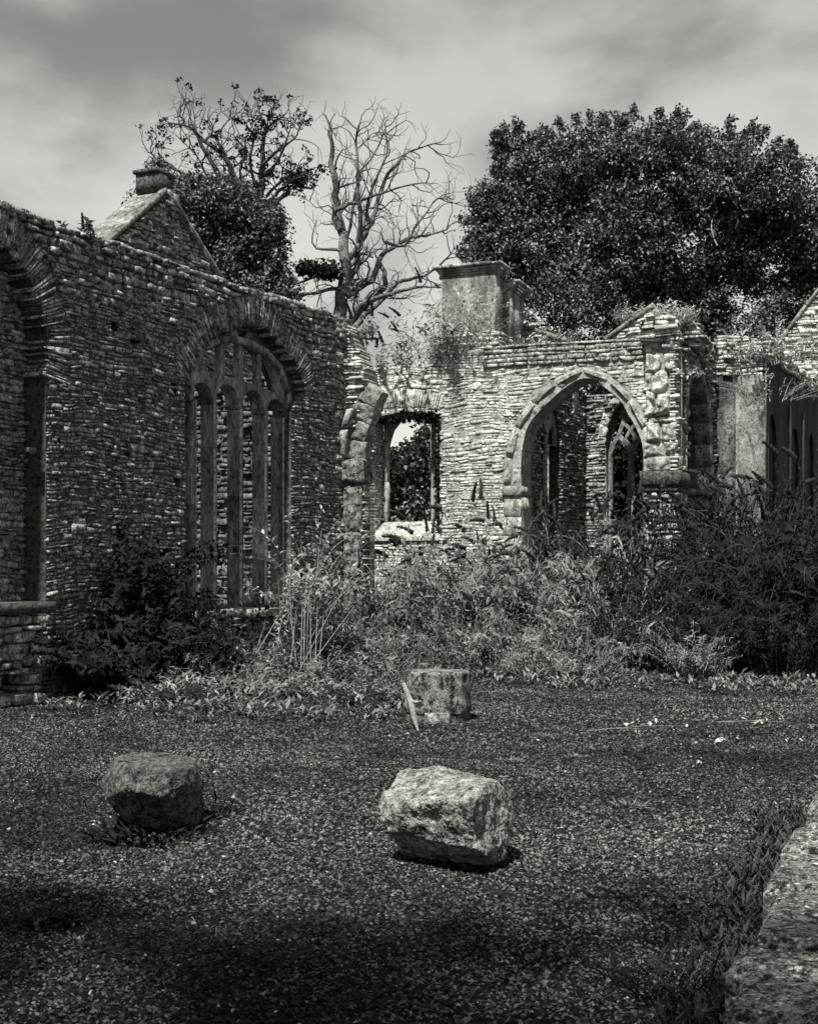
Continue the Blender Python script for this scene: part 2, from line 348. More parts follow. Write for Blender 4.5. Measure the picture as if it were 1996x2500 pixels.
def resample(c, n):
    d = [0]
    for i in range(1, len(c)): d.append(d[-1] + math.dist(c[i], c[i - 1]))
    out = []
    for k in range(n + 1):
        t = d[-1] * k / n; i = max(j for j in range(len(c)) if d[j] <= t + 1e-9); i = min(i, len(c) - 2)
        f = (t - d[i]) / (d[i + 1] - d[i] + 1e-9); out.append((c[i][0] + (c[i + 1][0] - c[i][0]) * f, c[i][1] + (c[i + 1][1] - c[i][1]) * f))
    return out
def normal_off(c, w):
    """curve pushed outwards (away from its lower middle) by w"""
    cx = sum(p[0] for p in c) / len(c); cy = min(p[1] for p in c); o = []
    for i, p in enumerate(c):
        a = c[max(i - 1, 0)]; b = c[min(i + 1, len(c) - 1)]; t = (b[0] - a[0], b[1] - a[1]); L_ = math.hypot(*t) + 1e-9; n = (-t[1] / L_, t[0] / L_)
        if n[0] * (p[0] - cx) + n[1] * (p[1] - cy) < 0: n = (-n[0], -n[1])
        o.append((p[0] + n[0] * w, p[1] + n[1] * w))
    return o

def hull_stone(mb, fr, u0, u1, z0, z1, w0, w1, seg=12, amp=.085):
    j = lambda: random.uniform(-.035, .035)
    hull_quad(mb, fr, [(u0 + j(), z0 + j()), (u1 + j(), z0 + j()), (u1 + j(), z1 + j()), (u0 + j(), z1 + j())], w0, w1, seg, amp)
def hull_quad(mb, fr, q, w0, w1, n=9, amp=.05, rnd=.09):
    """a rounded, pitted block on any four-cornered plan (displaced grid)"""
    sx = random.uniform(0, 99); V = []
    def bl(x, y): return [(q[0][k] * (1 - x) + q[1][k] * x) * (1 - y) + (q[3][k] * (1 - x) + q[2][k] * x) * y for k in (0, 1)]
    for j in range(n + 1):
        for i in range(n + 1):
            x = i / n; y = j / n; e = min(x, 1 - x, y, 1 - y) * 2; r = 1 - (1 - min(e * 2.2, 1)) ** 2.5
            u, v = bl(x, y); k = Vector((u * 3 + sx, v * 3, 0)); d = noise.noise(k) * amp + noise.noise(k * 3) * amp * .6 - abs(noise.noise(k * 6)) * amp * .5
            V.append(tuple(fr.w(u + noise.noise(k + Vector((5, 5, 5))) * amp * .5, v + noise.noise(k + Vector((9, 1, 5))) * amp * .5, w1 - rnd * (1 - r) + d)))
    mb.add(V, [(j * (n + 1) + i, j * (n + 1) + i + 1, (j + 1) * (n + 1) + i + 1, (j + 1) * (n + 1) + i) for j in range(n) for i in range(n)])
    rg = [(i, 0) for i in range(n)] + [(n, j) for j in range(n)] + [(n - i, n) for i in range(n)] + [(0, n - j) for j in range(n)]
    V2 = [V[j * (n + 1) + i] for i, j in rg]; k = len(V2)
    for i, j in rg: u, v = bl(i / n, j / n); V2.append(tuple(fr.w(u, v, w0)))
    mb.add(V2, [(k + a, k + (a + 1) % k, (a + 1) % k, a) for a in range(k)])
def hull_ring(mb, fr, inner, outer, w0, w1, amp=.03, rnd=.05, jit=.03):
    """worn arch blocks between two matching curves"""
    for a, b, c, d in zip(inner, inner[1:], outer[1:], outer):
        g_ = .05; m = [(a[k] + b[k] + c[k] + d[k]) / 4 for k in (0, 1)]
        q = [tuple(p[k] + (m[k] - p[k]) * g_ + random.uniform(-jit, jit) * .25 for k in (0, 1)) for p in (a, b, c, d)]
        hull_quad(mb, fr, q, w0, w1 + random.uniform(-jit, jit), 8, amp, rnd)
# ================================================================== LEFT SIDE WALL
def left_wall():
    root = thing('rubble_wall', LW.w(2, 0), 'long dark rubble side wall holding the four-light window, on the left', 'wall')
    fr = LW
    topc = fr.pts([(20, 507), (64, 525), (174, 568), (261, 592), (349, 618), (523, 685), (697, 737), (842, 783)])
    uend = topc[-1][0]; ustart = -9.0
    def top(u):
        if u < topc[0][0]: return topc[0][1] + .08 * noise.noise(Vector((u, 0, 3)))
        for a, b in zip(topc, topc[1:]):
            if u <= b[0]: return a[1] + (b[1] - a[1]) * (u - a[0]) / (b[0] - a[0]) + .05 * noise.noise(Vector((u * 2.5, 0, 1)))
        return topc[-1][1]
    # window opening: jambs below, wider rear-arch above
    arch = arc_px(fr, [(449, 930), (470, 893), (492, 855), (519, 824), (556, 798), (604, 785), (637, 794), (674, 828), (715, 876), (734, 913), (745, 958)])
    u_l = fr.px(452, 1200)[0]; u_r = fr.px(710, 1200)[0]; sill = fr.px(600, 1484)[1]
    hole = [(u_l, sill)] + [(max(a[0], u_l) if a[1] < arch[0][1] + .1 else a[0], a[1]) for a in arch] + [(u_r + .06, fr.px(708, 985)[1]), (u_r, fr.px(708, 1010)[1]), (u_r, sill)]
    # blocked arch recess at the left edge of the view
    uj = fr.px(112, 1100)[0]
    k = [(uj - 2.5, .9), (uj - 2.5, 4.2)] + arc_px(fr, [(-190, 800), (-130, 640), (-60, 575), (0, 580), (48, 632), (85, 700), (108, 770), (118, 850), (113, 900)]) + [(uj, fr.px(112, 1440)[1]), (uj - .02, .9)]
    k = [(uj - 2.5, .9)] + arc_px(fr, [(-290, 860), (-200, 700), (-110, 615), (-40, 590), (0, 598), (48, 640), (85, 705), (108, 780), (118, 850), (113, 920)]) + [(uj, fr.px(112, 1440)[1]), (uj, .9)]
    holes_small = []
    for (x, y, a, b) in ((278, 797, .16, .13), (424, 950, .12, .18), (432, 1178, .14, .15), (80, 1100, .12, .08), (310, 1110, .10, .07), (330, 835, .22, .06)):
        c = fr.px(x, y); holes_small.append([(c[0] - a / 2, c[1] - b / 2), (c[0] + a / 2, c[1] - b / 2), (c[0] + a / 2 + .02, c[1] + b / 2), (c[0] - a / 2, c[1] + b / 2)])
    us = np.arange(ustart, uend, .4); out = [(ustart, -.3)] + [(uend, -.3)] + [(uend, top(uend) - .1)] + [(u, top(u) - .10) for u in us[::-1]]
    hb = [(u_l - .05, sill)] + hole[1:-3] + [(u_r + .75, sp_ := fr.px(708, 985)[1]), (u_r + .75, sill)]
    mb = MB(); plate(mb, fr, out, [hb, k], -.75, -.32); hm = arc_px(fr, [(452, 1010), (466, 900), (520, 846), (582, 818), (650, 872), (694, 935), (710, 1006)], -.24); plate(mb, fr, out, [[(u_l, sill)] + [(max(p[0], u_l + .001), p[1]) for p in hm] + [(u_r, hm[-1][1] - .02), (u_r, sill)], k], -.319, -.22); plate(mb, fr, out, [hole, k] + holes_small, -.219, 0)
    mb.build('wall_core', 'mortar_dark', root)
    # radial rear-arch stones
    ainner = resample(arch, 96); aouter = normal_off(ainner, .40)
    kin = resample(k[1:-2], 110); kout = normal_off(kin, .42)
    band = ainner + aouter[::-1]; kband = kin + kout[::-1]
    def inside(u, v):
        if v > top(u) or v < -.1: return False
        if u > uend + .01: return False
        if pip(u, v, hole) or pip(u, v, k) or pip(u, v, band) or pip(u, v, kband): return False
        return not any(pip(u, v, h) for h in holes_small)
    mb = MB()
    coursing(mb, fr, -4.5, uend, -.05, fr.px(20, 505)[1] - .9, inside, (.04, .13), (.07, .34), (-.018, .004), jit=.013, miss=.012, wav=.09)
    coursing(mb, fr, -4.5, uend, fr.px(20, 505)[1] - .9, 7, inside, (.07, .14), (.12, .36), (-.005, .03), jit=.02, gap=.018)
    # coping course of rough slabs and the broken end
    u = -4.5
    while u < uend:
        l = random.uniform(.18, .5); z = top(u + l / 2); h = random.uniform(.05, .10)
        stone(mb, fr, [(u, z - .03), (u + l, top(u + l) - .03), (u + l - .02, top(u + l) - .03 + h), (u, z - .03 + h)], -.72, random.uniform(.03, .07), .018)
        u += l + .01
    for zz in np.arange(0, topc[-1][1], .11):       # quoins at the far end
        l = random.choice((.22, .4)); q = [(uend - l, zz), (uend, zz), (uend, zz + .1), (uend - l, zz + .1)]
        if l > .3: stone(mb, fr, q, -.6, .045, .012)
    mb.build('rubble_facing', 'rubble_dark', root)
    mb = MB(); ring(mb, fr, ainner, aouter, -.36, .02, 1, .010, .016, .07); ring(mb, fr, kin, kout, -.36, .015, 1, .010, .016, .07)
    mb.build('arch_stones', 'rubble_dark', root)
    # rubble blocking of the recess
    b = fr.off(-.38); mb = MB(); ik = lambda u, v: pip(u, v, k) and u > -4.5
    coursing(mb, b, -4.5, uj, .9, 6, ik, (.05, .11), (.12, .36), (0, .05), jit=.016); plate(mb, b, [(p[0], p[1]) for p in k], [], -.3, -.002)
    mb.build('blocking', 'rubble_dark', root)
    return hole
left_wall()

def four_light_window():
    fr = LW.off(-.13)
    u0 = fr.px(458, 1200)[0]; u1 = fr.px(707, 1200)[0]; W = u1 - u0
    root = thing('window', fr.w((u0 + u1) / 2, 0), 'tall four-light stone window frame with broken tracery in the dark side wall', 'window')
    sp = fr.px(620, 1010)[1]; ap = fr.px(582, 822)[1]; sill = fr.px(600, 1484)[1]
    # pointed frame
    def ptd(a, b, s, h, n=12, k=.62):
        m = (a + b) / 2; o = []
        for i in range(n + 1):
            t = i / n; o.append((a + (m - a) * (1 - math.cos(t * math.pi / 2)) ** 1.0 * 1, s + (h) * math.sin(t * math.pi / 2) ** k if t else s))
        return o + [(2 * m - p[0], p[1]) for p in o[-2::-1]]
    outer = [(u0 - .02, sp - .02)] + ptd(u0, u1, sp, ap - sp) + [(u1 + .02, sp - .02)]
    inner = ptd(u0 + .17, u1 - .17, sp, ap - sp - .2)
    pitch = W / 4; D = -.27; hd = [fr.px(474, 930)[1], fr.px(556, 944)[1], fr.px(611, 953)[1], fr.px(662, 966)[1]]
    hsp = sum(hd) / 4 - .32; htop = sum(hd) / 4
    # plate with the four light heads and the tracery eyes cut out
    a0 = hsp
    out = [(u0, a0)]
    holes = []
    def head(a, b, s, t, n=9):
        m = (a + b) / 2; r = (b - a) / 2
        return [(m - r * math.cos(math.pi * i / (2 * n - 0) * 1), s + (t - s) * math.sin(math.pi * i / (2 * n)) ** .8) for i in range(2 * n + 1)]
    bot = []
    for i in range(4):
        a = u0 + pitch * i + (.12 if i == 0 else .055); b = u0 + pitch * (i + 1) - (.12 if i == 3 else .055)
        bot += head(a, b, hsp, htop + (.03 if i in (1, 2) else -.03))
    out = [(u0, hsp)] + bot + [(u1, hsp)] + [p for p in outer[::-1] if p[1] >= hsp]
    # tracery eyes
    def eye(x0, x1, y0, y1, yl=None, yr=None):
        q = fr.pts([(x0, y1), (x0, y0 if yl is None else yl), ((x0 + x1) / 2, y0), (x1, y0 if yr is None else yr), (x1, y1)]); return q
    c = lambda f: u0 + W * f
    z0 = htop + .17
    holes.append([(c(.13), z0), (c(.14), z0 + .15), (c(.20), z0 + .44), (c(.27), z0 + .62), (c(.30), z0 + .5), (c(.30), z0)])
    holes.append([(c(.345), z0 - .02), (c(.345), z0 + .62), (c(.38), z0 + .8), (c(.44), z0 + .84), (c(.48), z0 + .6), (c(.48), z0 - .02)])
    holes.append([(c(.525), z0 - .02), (c(.525), z0 + .65), (c(.56), z0 + .82), (c(.61), z0 + .76), (c(.67), z0 + .6), (c(.67), z0 - .02)])
    holes.append([(c(.71), z0 - .04), (c(.71), z0 + .57), (c(.76), z0 + .48), (c(.84), z0 + .22), (c(.885), z0 - .06), (c(.82), z0 - .12)])
    mb = MB(); plate(mb, fr, out, holes, -.13, -.01, .015)
    low = [(u0, hsp)] + bot + [(u1, hsp), (u1, htop + .05), (u1 - .1, htop + .13), (u0 + .1, htop + .13), (u0, htop + .05)]; plate(mb, fr, low, [], D, -.131, .0)
    # stone bridge cut where the photograph shows it broken: outer arch hood
    oo = [p for p in outer if p[1] > sp - .01]; oi = normal_off(oo, -.11)
    ring(mb, fr, resample(oi, 9), resample(oo, 9), -.05, .06, 1, .012, .01)
    t = mb.build('tracery', 'moulding', root)
    for i in range(5):
        u = u0 + pitch * i; hw = .12 if i in (0, 4) else .045; cu = u + (hw if i == 0 else -hw if i == 4 else 0)
        mb = MB(); z = sill; zs = [sill]
        while zs[-1] < hsp - .3: zs.append(min(zs[-1] + random.uniform(.6, 1.1), hsp))
        zs[-1] = hsp - .001
        for a, b in zip(zs, zs[1:]):
            o = [(-hw, D + .05), (-hw * .55, D), (hw * .55, D), (hw, D + .05), (hw, -.09), (hw * .62, -.08), (hw * .62, -.05), (hw * .35, .02), (-hw * .35, .02), (-hw * .62, -.05), (-hw * .62, -.08), (-hw, -.09)]
            n = len(o); tw = random.uniform(-.004, .004)
            V = [tuple(fr.w(cu + p[0] + tw, zz, p[1])) for zz in (a + .004, b - .004) for p in o]
            mb.add(V, [(j, (j + 1) % n, n + (j + 1) % n, n + j) for j in range(n)]); mb.add([V[j] for j in range(n, 2 * n)], [tuple(range(n))]); mb.add([V[j] for j in range(n)], [tuple(range(n))[::-1]])
        pt = mb.build('jamb' if i in (0, 4) else 'mullion', 'moulding', root)
        mb = MB(); e = cu - hw * .75 if i else cu + hw * .7; tube(mb, [fr.w(e + random.uniform(-.003, .003), sill + (hsp - sill) * k_ / 7, .004) for k_ in range(8)], .020, 7); mb.build('lit_edge_roll', 'dressed_pale', root, True)  # pale colour on each roll paints in the sunlit mullion edge
    mb = MB()
    for i in range(5):
        stone(mb, fr, [(u0 - .1 + i * W / 4.6, sill - .14), (u0 - .1 + (i + 1) * W / 4.6, sill - .14), (u0 - .1 + (i + 1) * W / 4.6, sill - .01), (u0 - .1 + i * W / 4.6, sill - .01)], -.5, .26 + random.uniform(0, .05), .02)
    mb.build('sill', 'dressed_pale', root)
    for i in (1, 2, 3):                             # short bars left low in two lights
        mb = MB(); a = u0 + pitch * i + .055; 
        if i > 1: box(mb, fr.w(a + pitch / 2 - .055, sill + .12, -.2), fr.u, fr.n, (pitch / 2 - .058, .05, .12)); mb.build('foot_block', 'dressed_pale', root)
four_light_window()

# stub of the cross wall at the corner with the springing of a lost arch
def corner_stub():
    fr = Frame((LW.w(*LW.px(842, 1200)[:1], 0).x, LW.w(LW.px(842, 1200)[0], 0).y), UB)
    root = thing('respond_pier', fr.w(.25, 0), 'broken corner pier with leaning arch springer at the far end of the dark side wall', 'pier')
    edge = fr.pts([(846, 784), (858, 800), (866, 835), (880, 855), (882, 880), (900, 900), (898, 935), (886, 960), (880, 1000), (884, 1040), (880, 1080), (884, 1120), (892, 1124)])
    base = [(edge[-1][0], 0), (0.0, 0), (0.0, edge[0][1])]
    poly = edge + base
    mb = MB(); plate(mb, fr, [(p[0] * .92, p[1] - .04 if p[1] > .2 else -.2) for p in poly], [], -.55, -.01); mb.build('wall_core', 'mortar_pale', root)
    mb = MB(); coursing(mb, fr, 0, 1, -.02, 6.6, lambda u, v: pip(u, v, poly), (.04, .09), (.12, .34), (0, .07), jit=.02, back=-.5); mb.build('rubble_facing', 'rubble_pale', root)
    # springer: three thick moulded stones leaning to the right
    mb = MB(); L_ = fr.pts([(838, 1120), (846, 1050), (861, 1000), (880, 962), (903, 932)]); R_ = fr.pts([(892, 1122), (896, 1075), (905, 1040), (917, 1000), (937, 957)])
    hull_ring(mb, fr, resample(L_, 4), resample(R_, 4), -.3, .09, .07, .03, .02); hull_ring(mb, fr, [(a[0] - .04, a[1]) for a in L_[:3]], [(a[0] + .12, a[1]) for a in L_[:3]], -.2, .24, .04, .05, .02)
    mb.build('arch_springer', 'tracery', root, True)
    mb = MB(); c = fr.px(866, 1122); hw = .20
    for (a, b, e, m_) in ((1122, 1180, .05, 0), (1180, 1300, 0, 0), (1300, 1420, 0, 0), (1420, 1560, 0, 0), (1560, 1660, .03, 0)):
        za = fr.px(864, b)[1]; zb = fr.px(864, a)[1]; hull_quad(mb, fr, [(c[0] - hw - e, za), (c[0] + hw - .02 + e, za), (c[0] + hw - .02 + e, zb - .01), (c[0] - hw - e, zb - .01)], -.3, .16 + e, 10, .05, .06)
    mb.build('shaft', 'boulder_moss', root)
corner_stub()

# ================================================================== END WALL WITH ARCH
A_IN = [(1272, 1187), (1271, 1126), (1283, 1053), (1307, 1013), (1345, 975), (1371, 952), (1413, 926), (1450, 926), (1476, 946), (1514, 978), (1530, 1007), (1549, 1039), (1566, 1082), (1571, 1140), (1572, 1187)]
A_OUT = [(1229, 1187), (1230, 1126), (1243, 1070), (1265, 1020), (1300, 968), (1345, 930), (1413, 897), (1455, 901), (1490, 918), (1530, 955), (1556, 990), (1572, 1020), (1588, 1070), (1594, 1140), (1594, 1187)]
def end_wall():
    fr = BW; root = thing('arched_wall', fr.w(2.5, 0), 'pale sunlit rubble end wall pierced by a big pointed arch and a square window', 'wall')
    topc = fr.pts([(845, 893), (905, 897), (960, 893), (1040, 891), (1085, 886), (1110, 872), (1165, 858), (1186, 850), (1300, 842), (1440, 835), (1560, 829), (1670, 824)])
    ue = fr.px(1662, 1200)[0]; us = fr.px(842, 1200)[0] - .5
    def top(u):
        for a, b in zip(topc, topc[1:]):
            if u <= b[0]: return a[1] + (b[1] - a[1]) * max(u - a[0], -2) / (b[0] - a[0]) + (.03 * noise.noise(Vector((u * 4, 0, 1))) if u < 2.2 else 0)
        return topc[-1][1]
    ain = arc_px(fr, A_IN); aout = arc_px(fr, A_OUT)
    hole = [(ain[0][0], .0)] + ain + [(ain[-1][0], .0)]
    wl, wr = fr.px(903, 1150)[0], fr.px(1073, 1150)[0]; wt = fr.px(990, 1003)[1]; wb = fr.px(990, 1306)[1]
    win = [(wl, wb), (wl, wt - .12), ((wl + wr) / 2, wt), (wr, wt - .1), (wr, wb)]
    pc = fr.px(1166, 975)[0]
    out = [(us, -.3), (ue, -.3), (ue, top(ue) - .03)] + [(u, top(u) - .05) for u in np.arange(ue - .2, us, -.25)] + [(us, top(us) - .05)]
    mb = MB(); plate(mb, fr, out, [hole, win], -.8, 0); mb.build('wall_core', 'mortar_pale', root)
    la = resample(fr.pts([(905, 1000), (945, 996), (990, 994), (1035, 996), (1073, 1002)]), 30); lb = resample(fr.pts([(898, 968), (945, 955), (990, 950), (1040, 953), (1082, 966)]), 30)
    lband = la + lb[::-1]; aband = ain + aout[::-1]
    par = lambda u: top(u) - .42                     # parapet of neater blocks over the arch
    up = fr.px(1180, 900)[0]
    def inside(u, v):
        if v > top(u) - .005 or v < -.1 or u > ue: return False
        if u > up and v > par(u): return False
        return not (pip(u, v, hole) or pip(u, v, win) or pip(u, v, lband) or pip(u, v, aband))
    mb = MB(); coursing(mb, fr, us, ue, -.05, 7, inside, (.045, .15), (.08, .44), (-.022, -.013), jit=.008, wav=.08, gap=.004, miss=.006)
    # lintel of upright stones over the square window
    ring(mb, fr, la, lb, -.5, .02, 1, .01, .01, .012)
    mb.build('rubble_facing', 'rubble_pale', root)
    mb = MB(); coursing(mb, fr, up, ue, 4, 7, lambda u, v: up < u < ue and par(u) + .01 < v < top(u) - .02, (.09, .12), (.2, .42), (.012, .022), jit=.004, wav=0, gap=.008)
    u = up
    while u < ue: 
        l = random.uniform(.4, .8); stone(mb, fr, [(u, top(u) - .03), (u + l, top(u + l) - .03), (u + l, top(u + l) + .02), (u, top(u) + .02)], -.8, .045, .006); u += l + .005
    mb.build('parapet', 'rubble_dark', root)
    # two orders of arch stones, worn
    mid_i = ain; mid_o = [((a[0] * .5 + b[0] * .5), (a[1] * .5 + b[1] * .5)) for a, b in zip(ain, aout)]
    mb = MB(); hull_ring(mb, fr, resample(mid_i, 15), resample(mid_o, 15), -.62, -.02, .045, .07, .045); mb.build('inner_arch_ring', 'dressed_pale', root, True)
    mb = MB(); hull_ring(mb, fr, resample(mid_o, 10), resample(aout, 10), -.3, .06, .03, .05, .02); mb.build('outer_arch_ring', 'dressed_pale', root, True)
    mb = MB(); ul, ur = fr.px(1229, 1187)[0], fr.px(1273, 1187)[0]; z = fr.px(1250, 1187)[1]
    stone(mb, fr, [(ul - .02, z - .20), (ur + .01, z - .20), (ur + .01, z), (ul - .02, z)], -.6, .07, .01, .02); zz = z - .21
    while zz > 0:
        h = random.uniform(.3, .5); stone(mb, fr, [(ul + .01, zz - h), (ur - .01, zz - h), (ur - .01, zz - .008), (ul + .01, zz - .008)], -.6, .03, .012, .02); zz -= h
    mb.build('jamb', 'dressed_pale', root)
    # square window: deep rubble jambs, thin dressed frame at the back, broken head, sloping sill
    jf = Frame(fr.w(wl, 0, 0), -fr.n); mb = MB()      # left reveal
    coursing(mb, Frame(fr.w(wl - .0, 0, 0), -fr.n), 0, .8, wb, wt - .12, lambda u, v: 0 <= u <= .78 and wb < v < wt - .12, (.05, .1), (.12, .3), (0, .03), jit=.012)
    mb.build('window_reveal', 'rubble_pale', root)
    mb = MB(); b = fr.off(-.62); h = b.px(940, 1018)[1]; fl, frr = b.px(937, 1100)[0], b.px(1060, 1100)[0]; sb = b.px(990, 1274)[1]
    for ua, ub in ((fl, fl + .09), (frr - .07, frr)):
        z = sb
        while z < h:
            l = random.uniform(.5, .9); e = min(z + l, h); stone(mb, b, [(ua, z), (ub, z), (ub, e), (ua, e)], -.12, .02, .006); z = e
    q = b.pts([(945, 1026), (975, 1026), (972, 1035), (960, 1050), (952, 1075), (946, 1100)]); plate(mb, b, q, [], -.1, .0, .01)
    mb.build('window_frame', 'dressed_pale', root)
    mb = MB(); q0 = [fr.w(wl, wb, .05), fr.w(wr, wb, .05), b.w(wr, sb, 0), b.w(wl, sb, 0)]
    lo = [Vector((p.x, p.y, p.z - .12)) for p in q0]; V = [tuple(p) for p in q0 + lo]; mb.add(V, [(0, 1, 2, 3), (4, 5, 1, 0), (5, 6, 2, 1), (7, 4, 0, 3)], .8)
    mb.build('sill', 'dressed_pale', root)
end_wall()

# pier between the arches: exposed core, capital band, coursed foot
def lump_pier(root, fr, u0, u1, z0, z1, w0, w1, name, m, big=(.35, .6), prof=None):
    """rough face of big stones whose outline wanders"""
    mb = MB(); z = z0
    while z < z1:
        h = random.uniform(*big) * .8; e = min(z + h, z1); a = u0 + random.uniform(-.03, .05); b = u1 + random.uniform(-.06, .03)
        sp = random.uniform(.35, .65) if (b - a) > .35 else 0
        cells = [(a, a + (b - a) * sp), (a + (b - a) * sp, b)] if sp and random.random() < .75 else [(a, b)]
        for c, d in cells:
            hull_stone(mb, fr, c, d, z, e, w0, w1 + random.uniform(-.04, .06))
        z = e
    mb.build(name, m, root, True)
PFR = BW.off(.42)
def big_pier():
    fr = PFR; u0, u1 = fr.px(1572, 1000)[0], fr.px(1648, 1000)[0]; z = lambda y: fr.px(1610, y)[1]
    root = thing('stone_pier', fr.w((u0 + u1) / 2, 0), 'tall crumbling pale pier right of the big arch, grass on its top', 'pier')
    mb = MB(); plate(mb, fr, [(u0 + .05, -.2), (u1 - .05, -.2), (u1 - .06, z(790)), (u0 + .06, z(790))], [], -1.25, -.08); mb.build('pier_core', 'mortar_pale', root)
    lump_pier(root, fr, u0, u1 - .06, z(1015), z(800) - .05, -.2, .0, 'upper_stones', 'core_pale')
    lump_pier(root, fr, u0, u1 + .06, z(1150), z(1015), -.2, .02, 'middle_stones', 'core_pale', (.3, .5))
    mb = MB(); top = fr.pts([(1560, 800), (1566, 780), (1590, 772), (1625, 768), (1652, 770), (1660, 800)]); poly = [(u0 - .12, z(835))] + top + [(u1 + .07, z(835))]
    coursing(mb, fr, u0 - .2, u1 + .2, z(835), z(760), lambda u, v: pip(u, v, poly), (.05, .1), (.2, .5), (.0, .08), back=-1.2, jit=.02)
    sf = Frame(fr.w(u1 - .05, 0, 0), -fr.n)          # thin projecting courses down its right side
    coursing(mb, sf, 0, 1.2, z(1150), z(775), lambda u, v: 0 < u < 1.2 and v < z(775), (.05, .09), (.15, .4), (0, .09), jit=.02)
    mb.build('thin_courses', 'rubble_pale', root)
    mb = MB(); stone(mb, fr, [(u0 - .06, z(1185)), (u1 + .12, z(1185)), (u1 + .14, z(1150)), (u0 - .08, z(1150))], -1.1, .10, .02, .04)
    stone(mb, fr, [(u0 - .02, z(1200)), (u1 + .06, z(1200)), (u1 + .06, z(1186)), (u0 - .02, z(1186))], -1.1, .05, .01, .02)
    mb.build('capital', 'boulder', root)
    mb = MB(); coursing(mb, fr, u0, u1 + .08, 0, z(1201), lambda u, v: u0 + .0 < u < u1 + .07 and v < z(1201), (.14, .22), (.22, .4), (.0, .03), gap=.02, jit=.012, wav=0, back=-1.1)
    mb.build('pier_foot', 'dressed_pale', root)
big_pier()

# arcade wall running away from the pier, its arch seen edge on
s0 = BW.px(1664, 1200)[0]
AF = Frame(BW.w(s0, 0, -.1), UL)
def arcade_wall():
    fr = AF; root = thing('arcade_wall', fr.w(1.2, 0), 'dark receding arcade wall with a tall pointed arch just right of the pale pier', 'wall')
    z0 = fr.px(1670, 785)[1]; z1 = fr.px(1755, 850)[1]; ue = fr.px(1757, 1000)[0]
    top = lambda u: z0 + (z1 - z0) * min(max(u / ue, 0), 1) + .05 * noise.noise(Vector((u * 3, 2, 0)))
    a, b = .12, fr.px(1733, 1100)[0]; sp = fr.px(1700, 1185)[1]; ap = fr.px(1708, 905)[1]
    def pt(a, b, s, h, n=14):
        m = a + (b - a) * .42; l = []
        for i in range(n + 1): t = i / n; l.append((a + (m - a) * (1 - math.cos(t * math.pi / 2)), s + h * math.sin(t * math.pi / 2)))
        for i in range(1, n + 1): t = i / n; l.append((m + (b - m) * math.sin(t * math.pi / 2), s + h * math.cos(t * math.pi / 2)))
        return l
    ar = pt(a, b, sp - .0, ap - sp); hole = [(a, .0)] + ar + [(b, .0)]
    out = [(0, -.2), (ue, -.2), (ue, top(ue) - .05)] + [(u, top(u) - .05) for u in np.arange(ue - .2, 0, -.3)] + [(0, top(0) - .05)]
    mb = MB(); plate(mb, fr, out, [hole], -.8, 0); mb.build('wall_core', 'mortar_dark', root)
    arc = pt(a, b, sp, ap - sp); o1 = normal_off(arc, .22); band = arc + o1[::-1]
    ins = lambda u, v: v < top(u) and 0 <= u <= ue and not pip(u, v, hole) and not pip(u, v, band)
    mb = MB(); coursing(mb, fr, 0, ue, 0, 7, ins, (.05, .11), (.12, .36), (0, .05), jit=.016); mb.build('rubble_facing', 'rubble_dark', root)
    mb = MB(); coursing(mb, Frame(fr.w(0, 0, 0), UB), 0, .6, fr.px(1665, 860)[1], z0, lambda u, v: 0 <= u < .36 and v < z0, (.05, .1), (.15, .4), (0, .05), jit=.02, back=-.5); mb.build('broken_end', 'rubble_pale', root)
    mb = MB(); ring(mb, fr, resample(arc, 12), resample(o1, 12), -.3, .03, 1, .012, .015); mb.build('outer_arch_ring', 'tracery', root)
    arc2 = normal_off(arc, -.16); mb = MB(); ring(mb, fr, resample(arc2, 12), resample(normal_off(arc2, .14), 12), -.8, -.5, 1, .012, .015); mb.build('inner_arch_ring', 'tracery', root)
    mb = MB(); zz = sp; stone(mb, fr, [(b - .22, zz - .14), (b + .45, zz - .14), (b + .45, zz), (b - .22, zz)], -.75, .10, .015, .03)
    while zz > .1:
        h = random.uniform(.25, .4); stone(mb, fr, [(b - .16, zz - .14 - h), (b + .38, zz - .14 - h), (b + .38, zz - .15), (b - .16, zz - .15)], -.72, .05, .012, .02); zz -= h
    mb.build('pier', 'tracery', root)
    return fr.w(ue, 0, 0)
aend = arcade_wall()

